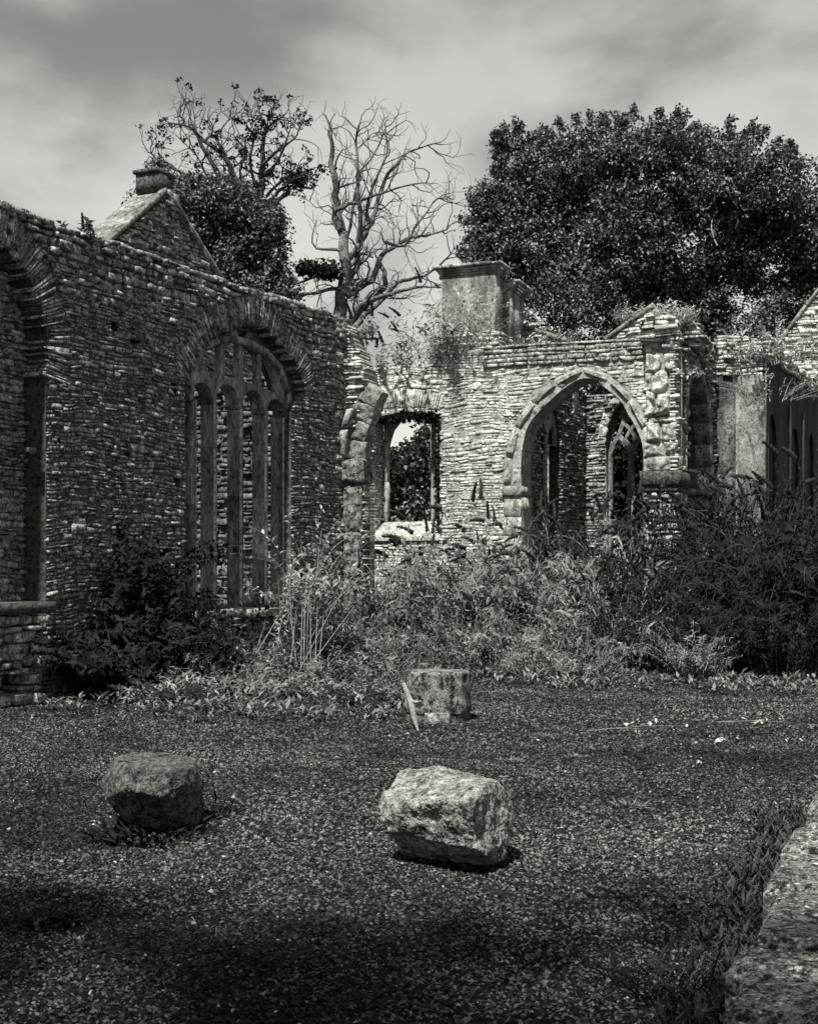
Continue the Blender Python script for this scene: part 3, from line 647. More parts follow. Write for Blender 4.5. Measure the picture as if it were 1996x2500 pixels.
PW = Frame(AF.w(AF.px(1742, 1000)[0], 0, 0), UB)
def plaster_wall():
    fr = PW; root = thing('plastered_wall', fr.w(.6, 0), 'pale streaked plastered wall with bare rubble along its broken top, right side', 'wall')
    ue = fr.px(1868, 1000)[0]; topc = fr.pts([(1740, 818), (1800, 820), (1836, 822), (1852, 830), (1858, 845), (1870, 852)])
    def top(u):
        for a, b in zip(topc, topc[1:]):
            if u <= b[0]: return a[1] + (b[1] - a[1]) * (u - a[0]) / (b[0] - a[0] + 1e-6)
        return topc[-1][1]
    out = [(0, -.2), (ue, -.2)] + [(u, top(u) - .04) for u in np.arange(ue, -.01, -.1)]
    mb = MB(); plate(mb, fr, out, [], -.7, 0); mb.build('wall_core', 'mortar_pale', root)
    zb = fr.px(1800, 918)[1]
    mb = MB(); coursing(mb, fr, 0, ue, zb, 7, lambda u, v: 0 < u < ue + .02 and zb < v < top(u), (.05, .12), (.12, .4), (0, .05), jit=.016, back=-.3)
    mb.build('rubble_facing', 'rubble_pale', root)
    um = fr.px(1797, 1000)[0]; mb = MB()
    low = lambda x, y: fr.px(x, y)
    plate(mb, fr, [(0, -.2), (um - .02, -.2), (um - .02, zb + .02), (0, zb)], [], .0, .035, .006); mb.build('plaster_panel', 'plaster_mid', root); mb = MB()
    rag = [(um + .02, -.2), (ue + .01, -.2), (ue + .01, fr.px(1866, 1175)[1])] + fr.pts([(1861, 1172)]) + [(ue, fr.px(1866, 1168)[1]), (ue, zb + .02), (um + .02, zb - .02)]
    plate(mb, fr, rag, [], .0, .05, .006); mb.build('plaster_panel', 'plaster', root)
    # broken buttress foot
    mb = MB()
    b = fr.pts([(1830, 1190), (1848, 1181), (1858, 1178), (1862, 1200), (1860, 1260), (1856, 1330), (1835, 1330)]); b = b[:5] + [(b[4][0], 0), (b[0][0], 0)]
    plate(mb, fr, b, [], .05, .38, .02); mb.build('buttress_foot', 'plaster', root)
plaster_wall()

def lancet_wall():
    c = PW.w(PW.px(1866, 1000)[0], 0, .02); fr = Frame(c, UL)
    root = thing('lancet_wall', fr.w(3, 0), 'dark receding plastered wall with narrow pointed recesses at the right edge', 'wall')
    zt = fr.px(1872, 868)[1]; n = lambda x: fr.px(x, 1000)[0]
    def lan(x0, x1, ytop):
        a, b = n(x0), n(x1); m = (a + b) / 2; z = fr.px((x0 + x1) / 2, ytop)[1]; s = z - .75; l = []
        for i in range(9): t = i / 8; l.append((a + (m - a) * (1 - math.cos(t * 1.571)) , s + (z - s) * math.sin(t * 1.571)))
        return [(a, .5)] + l + [(2 * m - p[0], p[1]) for p in l[-2::-1]] + [(b, .5)]
    hs = [lan(1874, 1895, 1012), lan(1930, 1950, 1045), lan(1972, 1986, 1060)]
    out = [(0, -.2), (9, -.2), (9, zt), (0, zt)]
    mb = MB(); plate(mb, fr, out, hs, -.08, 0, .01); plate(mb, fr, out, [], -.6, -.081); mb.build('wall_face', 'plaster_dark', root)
    mb = MB()
    for x in (1925, 1957):
        u = n(x); box(mb, fr.w(u, 2.6, .02), fr.u, fr.n, (.10, .014, 2.9))
    mb.build('buttress_strip', 'plaster_dark', root)
    mb = MB(); coursing(mb, fr, 0, 9, zt - .05, zt + .35, lambda u, v: 0 < u < 9 and v < zt + .25 + .12 * noise.noise(Vector((u * 2, 0, 0))), (.06, .11), (.15, .4), (0, .05), back=-.5, jit=.02); mb.build('rubble_top', 'rubble_pale', root)
lancet_wall()

# the chamber beyond the big arch
def chamber():
    a0 = BW.px(1268, 1187)[0] - .25
    fr = Frame(BW.w(a0, 0, -.8), UL)
    root = thing('chamber_wall', fr.w(2, 0), 'dark inner side wall with a narrow two-light window seen through the big arch', 'wall')
    uc = fr.px(1424, 1100)[0]
    n = lambda x, y: fr.px(x, y)
    a, b = n(1318, 1100)[0], n(1363, 1100)[0]; z = n(1338, 985)[1]; m = (a + b) / 2; s = z - .8
    l = [(a + (m - a) * (1 - math.cos(t / 8 * 1.571)), s + .8 * math.sin(t / 8 * 1.571)) for t in range(9)]
    hole = [(a, .9)] + l + [(2 * m - p[0], p[1]) for p in l[-2::-1]] + [(b, .9)]
    mb = MB(); plate(mb, fr, [(0, -.1), (uc, -.1), (uc, 6.0), (0, 6.0)], [hole], -.6, 0); mb.build('wall_core', 'mortar_dark', root)
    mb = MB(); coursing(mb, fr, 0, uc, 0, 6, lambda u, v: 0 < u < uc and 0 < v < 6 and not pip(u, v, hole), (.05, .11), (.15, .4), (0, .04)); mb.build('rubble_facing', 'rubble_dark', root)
    f2 = fr.off(-.04); mb = MB(); q = s - .1
    hh = [(a, q)] + l + [(2 * m - p[0], p[1]) for p in l[-2::-1]] + [(b, q)]
    e1 = [(a + .08, q + .02), (m - .05, q + .02), (m - .05, q + .25), (m - .3, q + .5), (a + .1, q + .25)]; e2 = [(2 * m - p[0], p[1]) for p in e1[::-1]]; e3 = [(m - .12, q + .62), (m, q + .42), (m + .12, q + .62), (m, q + .84)]
    plate(mb, f2, hh, [e1, e2, e3], -.1, 0, .01); box(mb, f2.w(m, (.9 + q) / 2, -.05), fr.u, fr.n, (.05, .06, (q - .9) / 2)); mb.build('window_tracery', 'core_pale', root)
    # end wall of the chamber with its pointed window
    c = fr.w(uc, 0, 0); ef = Frame(c, UB)
    root = thing('chamber_end_wall', ef.w(1.5, 0), 'far inner wall with a traceried two-light window seen through the big arch', 'wall')
    e = ef.px(1680, 1000)[0]; n = lambda x, y: ef.px(x, y)
    wl, wr = n(1478, 1100)[0], n(1592, 1100)[0]; wsp = n(1480, 1090)[1]; wap = n(1528, 985)[1] + .1; m = (wl + wr) / 2
    def pt(a, b, s, h, N=12):
        m = (a + b) / 2; l = [(a + (m - a) * (1 - math.cos(i / N * 1.571)), s + h * math.sin(i / N * 1.571)) for i in range(N + 1)]
        return l + [(2 * m - p[0], p[1]) for p in l[-2::-1]]
    A = pt(wl, wr, wsp, wap - wsp); hole = [(wl, 1.0)] + A + [(wr, 1.0)]
    ph = n(1443, 1050); put = [(ph[0] - .09, ph[1] - .09), (ph[0] + .09, ph[1] - .09), (ph[0] + .12, ph[1] + .07), (ph[0] - .12, ph[1] + .07)]
    out = [(0, -.1), (e, -.1), (e, 5.9), (0, 5.9)]
    mb = MB(); plate(mb, ef, out, [hole, put], -.7, 0); mb.build('wall_core', 'mortar_pale', root)
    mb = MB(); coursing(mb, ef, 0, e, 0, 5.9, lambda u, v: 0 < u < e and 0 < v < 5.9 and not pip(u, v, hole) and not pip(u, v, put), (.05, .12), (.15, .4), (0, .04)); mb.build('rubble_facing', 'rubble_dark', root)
    mb = MB(); oa = normal_off(A, .2); ring(mb, ef, resample(A, 12), resample(oa, 12), -.1, .05, 1); mb.build('arch_ring', 'dressed_pale', root)
    # Y tracery
    tf = ef.off(-.25); mb = MB(); T = .055
    def bar(p, w=.055, d=.07):
        for i in range(len(p) - 1):
            (x0, y0), (x1, y1) = p[i], p[i + 1]; L_ = math.dist(p[i], p[i + 1]); nx, ny = -(y1 - y0) / L_ * w, (x1 - x0) / L_ * w; ex, ey = (x1 - x0) / L_ * .02, (y1 - y0) / L_ * .02
            plate(mb, tf, [(x0 - ex + nx, y0 - ey + ny), (x0 - ex - nx, y0 - ey - ny), (x1 + ex - nx, y1 + ey - ny), (x1 + ex + nx, y1 + ey + ny)], [], -d + random.uniform(0, .004), d + random.uniform(0, .004), .012)
    s = wsp - .05; h = wap - wsp
    bar([(p[0] + (m - p[0]) * .06, p[1] - .05) for p in resample([q for q in A if q[1] > s], 14)], .06)
    q = (wr - wl) / 4
    bar([(wl + .06, s - .15), (wl + .14, s + .12), (wl + q, s + .34), (m - .14, s + .12), (m, s - .15)], .05); bar([(m, s - .15), (m + .14, s + .12), (wr - q, s + .34), (wr - .14, s + .12), (wr - .06, s - .15)], .05)
    bar([(wl + q, s + .34), (m - .18, s + .62), (m - .17, s + .95)], .045); bar([(wr - q, s + .34), (m + .18, s + .62), (m + .17, s + .95)], .045)
    bar([(m, s), (m - .13, s + .22), (m, s + .45), (m + .13, s + .22), (m, s)], .04); bar([(m, s + .45), (m - .18, s + .62)], .04); bar([(m, s + .45), (m + .18, s + .62)], .04)
    mb.build('tracery', 'tracery', root)
    mb = MB()
    for u, hw in ((m, .085), (wl + .06, .07), (wr - .06, .07)):
        z = 1.0
        while z < s:
            e_ = min(z + random.uniform(.6, 1.1), s); o = [(-hw, 0), (-hw * .4, .1), (hw * .4, .1), (hw, 0), (hw * .4, -.1), (-hw * .4, -.1)]
            V = [tuple(tf.w(u + p[0], zz, p[1])) for zz in (z, e_ - .006) for p in o]; mb.add(V, [(j, (j + 1) % 6, 6 + (j + 1) % 6, 6 + j) for j in range(6)]); z = e_
    mb.build('mullion', 'tracery', root)
chamber()

# chimney behind the end wall
def chimney():
    f0 = Frame((P(1209, 0, 29).x, 29), UB); n = lambda x, y: f0.px(x, y)
    root = thing('chimney', f0.w(-.6, 0), 'stubby plastered double chimney with slab caps above the sunlit end wall', 'chimney')
    ul = n(1077, 750)[0]; zt = n(1209, 648)[1]; zb = n(1209, 807)[1]
    def blk(mb, u0, u1, w0, w1, a, b, j=.01):
        c = f0.w((u0 + u1) / 2, (a + b) / 2, (w0 + w1) / 2); box(mb, c, f0.u, f0.n, ((u1 - u0) / 2, (w1 - w0) / 2, (b - a) / 2), jit=j)
    mb = MB(); plate(mb, f0.off(0), [(ul, zb - .3), (0, zb - .3), (0, zt - .12), (ul, zt - .12)], [], -.62, 0, .03)
    # flared shoulders under the slabs
    for i in range(4): blk(mb, ul - .03 * i, .0 + .025 * i, -.62 - .02 * i, .025 * i, zt - .2 + i * .05, zt - .15 + i * .05, .004)
    mb.build('stack', 'plaster', root)
    z2 = n(1285, 690)[1] + .02
    mb = MB(); plate(mb, f0, [(-.85, zb - .4), (.10, zb - .4), (.10, z2), (-.85, z2)], [], -2.0, -.74, .03)
    for i in range(4): blk(mb, -.85, .10 + .04 * i, -2.0, -.78, z2 - .01 + i * .05, z2 + .04 + i * .05, .004)
    mb.build('rear_stack', 'plaster', root)
    mb = MB(); u = ul - .16
    while u < .12:
        l = random.uniform(.3, .5); blk(mb, u, min(u + l, .16), -.75, .13, zt - .0 + random.uniform(-.01, .02), zt + .07, .012); u += l + .006
    for w in (-2.02, -1.4): blk(mb, -.9, .32, w, w + .6, z2 + .19, z2 + .26, .012)
    mb.build('cap_slab', 'rubble_dark', root)
    mb = MB(); fp = f0.off(.12); coursing(mb, fp, ul - .25, .12, zb - 1.3, zb - .02, lambda u, v: ul - .25 < u < .12 and v < zb - .02, (.06, .12), (.15, .4), (0, .05), back=-.2, jit=.016)
    sf = Frame(f0.w(.12, 0, .12), -f0.n); coursing(mb, sf, 0, 2.1, zb - 1.3, zb - .02, lambda u, v: 0 < u < 2.1 and v < zb - .02, (.06, .12), (.15, .4), (0, .05), back=-.2, jit=.016)
    plate(mb, f0, [(ul - .22, 3), (.1, 3), (.1, zb - .03), (ul - .22, zb - .03)], [], -2, .1)
    mb.build('plinth', 'rubble_pale', root)
chimney()

# gable behind the dark side wall
def back_gable():
    fr = LW.off(-4.0); root_u = fr.px(405, 430)[0]
    root = thing('gable', fr.w(root_u, 0), 'dark rubble gable with slab copings and an apex block above the left wall', 'gable')
    ap = fr.px(400, 470); l = fr.px(262, 592); r = fr.px(535, 690)
    sl = (ap[1] - l[1]) / (ap[0] - l[0]); L2 = (ap[0] - 3.2, ap[1] - 3.2 * sl); s2 = (ap[1] - r[1]) / (r[0] - ap[0]); R2 = (ap[0] + 3.2, ap[1] - 3.2 * s2)
    tri = [L2, ap, R2, (R2[0], 0), (L2[0], 0)]
    mb = MB(); plate(mb, fr, tri, [], -.5, 0); mb.build('wall_core', 'mortar_dark', root)
    mb = MB(); coursing(mb, fr, L2[0], R2[0], 5.5, 9.6, lambda u, v: pip(u, v + .06, tri), (.06, .13), (.15, .4), (0, .07), jit=.02); mb.build('rubble_facing', 'rubble_dark', root)
    mb = MB()
    for k, (a, b) in enumerate(((L2, ap), (ap, R2))):
        d = math.dist(a, b); t = 0; ux = (b[0] - a[0]) / d; uy = (b[1] - a[1]) / d
        while t < d - .05:
            l_ = min(random.uniform(.6, 1.0), d - t); p = (a[0] + ux * t, a[1] + uy * t); q = (a[0] + ux * (t + l_ - .01), a[1] + uy * (t + l_ - .01)); nx, ny = -uy * .09, ux * .09
            stone(mb, fr, [p, q, (q[0] + nx, q[1] + ny), (p[0] + nx, p[1] + ny)], -.62, .12, .008); t += l_
    mb.build('coping', 'tracery', root)
    mb = MB(); c = fr.px(402, 452); box(mb, fr.w(c[0], c[1] + .02, -.25), fr.u, fr.n, (.27, .24, .2), jit=.01); box(mb, fr.w(c[0], c[1] + .24, -.25), fr.u, fr.n, (.32, .28, .04), jit=.01)
    mb.build('apex_block', 'boulder', root)
    mb = MB(); c = fr.px(420, 495); stone(mb, fr, [(c[0] - .16, c[1] - .16), (c[0] + .12, c[1] - .16), (c[0] + .12, c[1] + .16), (c[0] - .14, c[1] + .16)], -.1, .10, .01); mb.build('pale_block', 'dressed_pale', root)
back_gable()
def raked(name, label, pts, d, u, m='rubble_pale', zb=0):
    """a rubble wall with a raking slab coping; first two points are the coping line"""
    fr = Frame((P(pts[0][0], 0, d).x, d), u); a, b = fr.px(*pts[0]), fr.px(*pts[1])
    root = thing(name, fr.w((a[0] + b[0]) / 2, zb), label, 'wall')
    poly = [a, b, (b[0], zb), (a[0], zb)]
    mb = MB(); plate(mb, fr, poly, [], -.5, 0); coursing(mb, fr, a[0], b[0], max(zb, 3.5), 10, lambda u_, v: pip(u_, v, poly), (.06, .12), (.15, .4), (0, .06), jit=.016); mb.build('rubble_facing', m, root)
    mb = MB(); D = math.dist(a, b); t = 0; ux, uy = (b[0] - a[0]) / D, (b[1] - a[1]) / D
    while t < D - .05:
        l_ = min(random.uniform(.5, .9), D - t); p = (a[0] + ux * t, a[1] + uy * t); q = (a[0] + ux * (t + l_ - .01), a[1] + uy * (t + l_ - .01)); nx, ny = -uy * .09, ux * .09
        stone(mb, fr, [p, q, (q[0] + nx, q[1] + ny), (p[0] + nx, p[1] + ny)], -.55, .1, .01); t += l_
    mb.build('coping', 'tracery', root)
raked('raked_wall', 'low wall with coping sloping down from the chimney to the right', [(1275, 802), (1400, 842)], 31, UB, zb=5.2)
raked('raked_wall', 'broken raking coping climbing towards the top of the pale pier', [(1478, 834), (1600, 748)], 29.6, UB, zb=5.9)
raked('raked_wall', 'steep raking coping with rubble below, at the right edge of the view', [(1885, 862), (2060, 632)], 34, UB)

# ================================================================== loose stones in the court
def hull_rock(name, label, pts, m, cat='boulder', bev=.03, sub=5, amp=.02, seed=0, extra=None):
    bm = bmesh.new()
    for p in pts: bm.verts.new(p)
    r = bmesh.ops.convex_hull(bm, input=bm.verts[:]); bmesh.ops.delete(bm, geom=[v for v in bm.verts if not v.link_faces], context='VERTS')
    bmesh.ops.dissolve_limit(bm, angle_limit=R(8), verts=bm.verts[:], edges=bm.edges[:])
    bmesh.ops.bevel(bm, geom=bm.edges[:] + bm.verts[:], offset=bev, segments=2, affect='EDGES', profile=.6)
    tm = bpy.data.meshes.new('t'); bm.to_mesh(tm); bm.free(); to = bpy.data.objects.new('t', tm); COL.objects.link(to)
    md = to.modifiers.new('r', 'REMESH'); md.mode = 'VOXEL'; md.voxel_size = .011      # even skin before the rock is roughened
    ev = bpy.data.meshes.new_from_object(to.evaluated_get(bpy.context.evaluated_depsgraph_get())); bm = bmesh.new(); bm.from_mesh(ev)
    bpy.data.objects.remove(to); bpy.data.meshes.remove(tm); bpy.data.meshes.remove(ev)
    bm.normal_update()
    for v in bm.verts:
        q = v.co * 4 + Vector((seed, seed, 0)); d = noise.noise(q) * amp * .8 + noise.noise(q * 2.7) * amp * .5 - abs(noise.noise(q * 2 + Vector((2, 8, 1)))) * amp * 1.2 + noise.noise(q * 8) * amp * .4 - abs(noise.noise(q * 14)) * amp * .45 + noise.noise(q * 24) * amp * .15 - max(0, noise.noise(q * 1.6 + Vector((4, 4, 4)))) ** 2 * amp * 2.5
        if extra: d += extra(v.co)
        v.co += v.normal * d
    c = Vector((sum(p[0] for p in pts) / len(pts), sum(p[1] for p in pts) / len(pts), 0))
    for v in bm.verts: v.co -= c
    me = bpy.data.meshes.new(name); bm.to_mesh(me); bm.free(); o = bpy.data.objects.new(name, me); COL.objects.link(o); o.location = c
    me.materials.append(M[m]); tag(o, label, cat); return o
# left block: broad flat top, undercut foot
T = [P(274, 1850, 8.8), P(325, 1834, 9.1), P(430, 1836, 9.1), P(478, 1850, 8.85), P(476, 1868, 8.55), P(425, 1878, 8.25), P(345, 1872, 8.25), P(288, 1860, 8.45)]
Bm = [P(247, 1905, 8.65), P(252, 1950, 8.55), P(300, 1925, 8.2), P(390, 1945, 8.15), P(450, 1915, 8.25), P(497, 1905, 8.7), P(494, 1885, 8.75), P(488, 1960, 8.65), P(480, 1900, 9.1), P(270, 1900, 9.0),
      Vector((-1.74, 8.5, -.05)), Vector((-1.4, 8.42, -.05)), Vector((-1.36, 8.95, -.05)), Vector((-1.8, 8.95, -.05))]
hull_rock('boulder', 'dark weathered block with a flat pale top on the gravel, left', [tuple(p) for p in T + Bm], 'boulder', bev=.010, amp=.016, seed=3)
# right block: a fallen drum lying on its side, its broken end turned to the right
T = [P(1144, 1954, 6.98), P(1172, 1920, 7.15), P(1215, 1908, 7.38), P(1250, 1940, 7.5), P(1254, 1985, 7.48), P(1244, 2100, 7.36), P(1211, 2108, 7.25), P(1169, 2078, 7.02),
     P(973, 1879, 7.85), P(1069, 1869, 7.95), P(1197, 1903, 7.75), P(924, 1947, 7.5), P(927, 1996, 7.42), P(949, 2036, 7.4), P(1000, 2000, 8.0), P(1040, 1962, 7.15), P(960, 1958, 7.36), P(1000, 2052, 7.38), P(1100, 2066, 7.15), P(1200, 2000, 7.95),
     Vector((-.02, 7.72, -.04)), Vector((.4, 7.85, -.04)), Vector((.45, 7.45, -.04)), Vector((.22, 7.6, -.04))]
hull_rock('boulder', 'long pale boulder lying on its side with a broken right end', [tuple(p) for p in T], 'boulder_pale', bev=.012, amp=.016, seed=11)
def drum():
    root = thing('column_drum', P(1070, 1765, 14.6) * 1.0, 'squat round column drum coated in lichen, middle of the court', 'column drum'); c = Vector((root.location.x, 14.9, 0)); root.location = c
    r = .36; n = 8; mb = MB()
    def disc(ra, zs, m, nm, nseg=48, amp=.012):
        V = []; 
        for z, rr in zs:
            for i in range(nseg):
                t = 2 * math.pi * i / nseg; k = rr * (1 + .035 * math.cos(8 * t)); d = amp * noise.noise(Vector((math.cos(t) * 3, math.sin(t) * 3, z * 6))) * 2 + amp * noise.noise(Vector((math.cos(t) * 9, math.sin(t) * 9, z * 15)))
                V.append((c.x + math.cos(t) * (k + d), c.y + math.sin(t) * (k + d), z + (.006 * noise.noise(Vector((t, z, 1))))))
        m_ = len(zs); mb = MB(); mb.add(V, [(j * nseg + i, j * nseg + (i + 1) % nseg, (j + 1) * nseg + (i + 1) % nseg, (j + 1) * nseg + i) for j in range(m_ - 1) for i in range(nseg)], .5); mb.build(nm, m, root, True)
    zt = .56
    disc(r, [(.10 + (zt - .13) * i / 12, r * (1 + .02 * math.sin(i))) for i in range(13)] + [(zt - .015, r * .98), (zt, r * .93), (zt + .006, r * .6), (zt + .004, r * .3), (zt + .005, .001)], 'boulder_moss', 'shaft_drum')
    disc(r, [(-.05, r * .94), (.085, r * .97), (.10, r * .93), (.102, .01)], 'boulder', 'base_course')
    mb = MB(); box(mb, c + Vector((-.02, -.36, .03)), (1, 0, 0), (0, 1, 0), (.14, .05, .09), jit=.012); mb.build('foot_stone', 'boulder_pale', root)
drum()
def low_wall():
    a = P(1975, 1975, 1.33 * F / 565); b = P(1715, 2515, 1.33 * F / 1105); d = Vector((a.x - b.x, a.y - b.y, 0)).normalized(); nrm = Vector((d.y, -d.x, 0)); b0 = Vector((b.x, b.y, 0)) - d * .6
    root = thing('low_wall', b0 + d * 2 + nrm * .5, 'low wall of worn flat coping stones in the bottom right corner', 'wall')
    mb = MB(); mc = MB(); t = 0; k = 0
    while t < 7.5:
        l = [.75, .52, .33, .95, .8, .7, .6][k % 7]; k += 1; n = 26; w = .62 + random.uniform(-.02, .05); e = random.uniform(-.05, .05); dz = random.uniform(-.018, .018); tx = random.uniform(-.03, .03)
        V = []; m = 22
        for j in range(m + 1):
            for i in range(n + 1):
                x = i / n; y = j / m; ed = min(x, 1 - x) * l; ed2 = min(y, 1 - y) * w; r_ = min(ed, ed2)
                p = b0 + d * (t + .035 + x * (l - .07)) + nrm * (y * w + e); q = p * 6
                ww = .015 * noise.noise(q * 2) * (1 if y < .05 else 0)
                z = .27 + dz + tx * (x - .5) - .05 * max(0, 1 - r_ / .05) ** 2 + .012 * noise.noise(q) + .008 * noise.noise(q * 3) + .005 * noise.noise(q * 8)
                V.append((p.x + ww, p.y, z))
        mb.add(V, [(j * (n + 1) + i, j * (n + 1) + i + 1, (j + 1) * (n + 1) + i + 1, (j + 1) * (n + 1) + i) for j in range(m) for i in range(n)])
        V2 = [V[i] for i in range(n + 1)]; V2 += [(v[0], v[1], .10) for v in V2]; mb.add(V2, [(i, i + 1, n + 2 + i, n + 1 + i) for i in range(n)])
        for i_ in (0, n):
            S_ = [V[j * (n + 1) + i_] for j in range(m + 1)]; S_ += [(v[0], v[1], .02) for v in S_]; mb.add(S_, [(i, i + 1, m + 2 + i, m + 1 + i) for i in range(m)])
        t += l
    mb.build('coping_stones', 'kerb', root, True)
    mc = MB(); fr = Frame(b0 + nrm * .06, d); fr.n = -nrm
    coursing(mc, fr, 0, 7.5, -.05, .16, lambda u, v: 0 < u < 7.5 and v < .16, (.07, .1), (.2, .45), (0, .03), back=-.10); mc.build('wall_base', 'rubble_dark', root)
low_wall()
def ledge():
    fr = LW.off(.35); root = thing('stone_ledge', fr.w(.4, 0), 'stone slab on a rubble block against the dark wall, at the left edge', 'ledge')
    a, b = fr.px(-40, 1480)[0], fr.px(126, 1480)[0]; z = fr.px(60, 1470)[1]; zb = fr.px(60, 1500)[1]
    mb = MB(); stone(mb, fr, [(a, zb), (b, zb), (b, z), (a, z - .01)], -.35, .12, .02, .03); mb.build('slab', 'boulder', root)
    b2 = fr.px(105, 1600)[0]; mb = MB(); coursing(mb, fr, a, b2, 0, zb, lambda u, v: a <= u < b2 and v < zb - .005, (.1, .18), (.2, .4), (0, .06), back=-.35, gap=.02, jit=.02); mb.build('block', 'rubble_dark', root)
ledge()

# ================================================================== plants
def shoot(lf, st, base, d, length, r, ll, lw, droop=.6, spacing=.07, flowers=None, tone0=.5, lstart=.15, wob=.25):
    """an arching stem with paired leaves; returns the tip and its direction"""
    p = Vector(base); d = Vector(d).normalized(); n = max(5, int(length / .12)); st_pts = [p.copy()]; h = length / n
    for i in range(n):
        d = (d + Vector((random.uniform(-1, 1), random.uniform(-1, 1), random.uniform(-1, .6))) * wob * .35 + Vector((0, 0, -droop)) * (i / n) ** 2 * .35).normalized(); p = p + d * h; st_pts.append(p.copy())
    tube(st, st_pts, [r * (1 - .8 * i / n) for i in range(n + 1)], 4)
    PP, DD, NN = [], [], []
    k = int(length * (1 - lstart) / spacing)
    for j in range(k):
        t = lstart + (1 - lstart) * (j + random.random() * .5) / k; i = min(int(t * n), n - 1); q = st_pts[i].lerp(st_pts[i + 1], t * n - i); dd = (st_pts[i + 1] - st_pts[i]).normalized()
        s = dd.orthogonal().normalized(); s.rotate(__import__('mathutils').Quaternion(dd, j * 1.57 + random.uniform(-.4, .4)))
        for sg in (1, -1):
            if random.random() < .12: continue
            v = s * sg + dd * .55 + Vector((0, 0, -.25)) + Vector((random.uniform(-.2, .2),) * 3); PP.append(q); DD.append(v); NN.append(dd + Vector((0, 0, .6)))
    if PP:
        m = len(PP); leaves(lf, np.array([tuple(x) for x in PP]), np.array([tuple(x) for x in DD]), np.array([tuple(x) for x in NN]), RNG.uniform(.6, 1.15, m) * ll, RNG.uniform(.8, 1.2, m) * lw, np.clip(RNG.normal(tone0, .28, m), 0, 1), .2, .3)
    return st_pts[-1], d
def spike_mesh():
    mb = MB(); pts = []; rad = []
    for i in range(13): t = i / 12; pts.append((t * .20, 0, -.07 * t * t)); rad.append((.019 * (1 - t) ** .6 + .004) * (1 + .3 * math.sin(i * 2.3)))
    rad[0] = .006; tube(mb, pts, rad, 7)
    n = 90; t = RNG.random(n); a = RNG.uniform(0, 6.28, n); r = .018 * (1 - t) ** .6
    pos = np.stack([t * .2, np.cos(a) * r, np.sin(a) * r - .07 * t * t], 1); leaves(mb, pos, np.stack([.3 * np.ones(n), np.cos(a), np.sin(a)], 1), rnd_unit(n), .016, .010)
    me = mb.mesh('flower_spike'); me.materials.append(M['flower']); return me
SPIKE = spike_mesh()
def bush(label, loc, h, w, nsh, ll=.17, lw=.038, m='leaf', stem='stem', nfl=0, group='buddleia bushes along the walls', name='buddleia_bush', low=.35, cat='bush', droop=.6, spacing=.07, tone=.5, upright=1.0, wob=.25):
    root = thing(name, loc, label, cat, group); lf, st = MB(), MB(); tips = []
    L0 = Vector(loc)
    for i in range(nsh):
        a = random.uniform(0, 6.283); rr = math.sqrt(random.random()) * w * .28; tilt = random.uniform(.05, 1.25) * (w / h) * (.7 / upright)
        d = Vector((math.cos(a) * tilt, math.sin(a) * tilt, 1)); ln = h * random.uniform(low, 1.1) / (1 - .0) * (1 + tilt * .12)
        t, dd = shoot(lf, st, L0 + Vector((math.cos(a) * rr, math.sin(a) * rr, -.05)), d, ln, .012 * (h / 2) ** .5, ll, lw, droop, spacing, tone0=tone, wob=wob); tips.append((t, dd))
        q = L0 + Vector((math.cos(a) * rr, math.sin(a) * rr, -.05)) + d.normalized() * ln * random.uniform(.3, .6)
        a2 = a + random.uniform(-1.2, 1.2); shoot(lf, st, q, Vector((math.cos(a2), math.sin(a2), random.uniform(.1, .9))), ln * random.uniform(.25, .5), .006, ll, lw, droop, spacing, tone0=tone, lstart=.1, wob=wob)
    lf.build('foliage', m, root); st.build('stems', stem, root)
    tips.sort(key=lambda q: -q[0].z)
    for t, d in tips[:nfl]:
        o = bpy.data.objects.new('flower_spike', SPIKE); COL.objects.link(o); o.parent = root; o.location = t - L0; hz = Vector((d.x + random.uniform(-.5, .5), d.y + random.uniform(-.5, .5), max(d.z, -.2) + .2))
        o.rotation_euler = hz.to_track_quat('X', 'Z').to_euler(); o.scale = (random.uniform(1.0, 1.7),) * 3
    return root
def copy_tree(o, parent=None):
    c = o.copy(); COL.objects.link(c); c.parent = parent
    for ch in o.children: copy_tree(ch, c)
    return c
GB = 'buddleia bushes along the walls'
def at(px, d): return Vector(((px - CX) / F * d, d, 0))
protos = [bush('', (0, 0, 0), 2.3, 2.0, 62, nfl=16, m='leaf', low=.25), bush('', (0, 0, 0), 1.8, 1.8, 70, nfl=7, m='leaf'), bush('', (0, 0, 0), 1.3, 1.6, 70, ll=.15, nfl=3, m='leaf', low=.2),
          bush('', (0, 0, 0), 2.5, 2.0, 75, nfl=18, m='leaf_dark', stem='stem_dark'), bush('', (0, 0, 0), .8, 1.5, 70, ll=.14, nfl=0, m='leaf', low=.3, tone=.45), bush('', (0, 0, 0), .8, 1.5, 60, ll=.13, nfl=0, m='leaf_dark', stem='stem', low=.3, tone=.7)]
used = set()
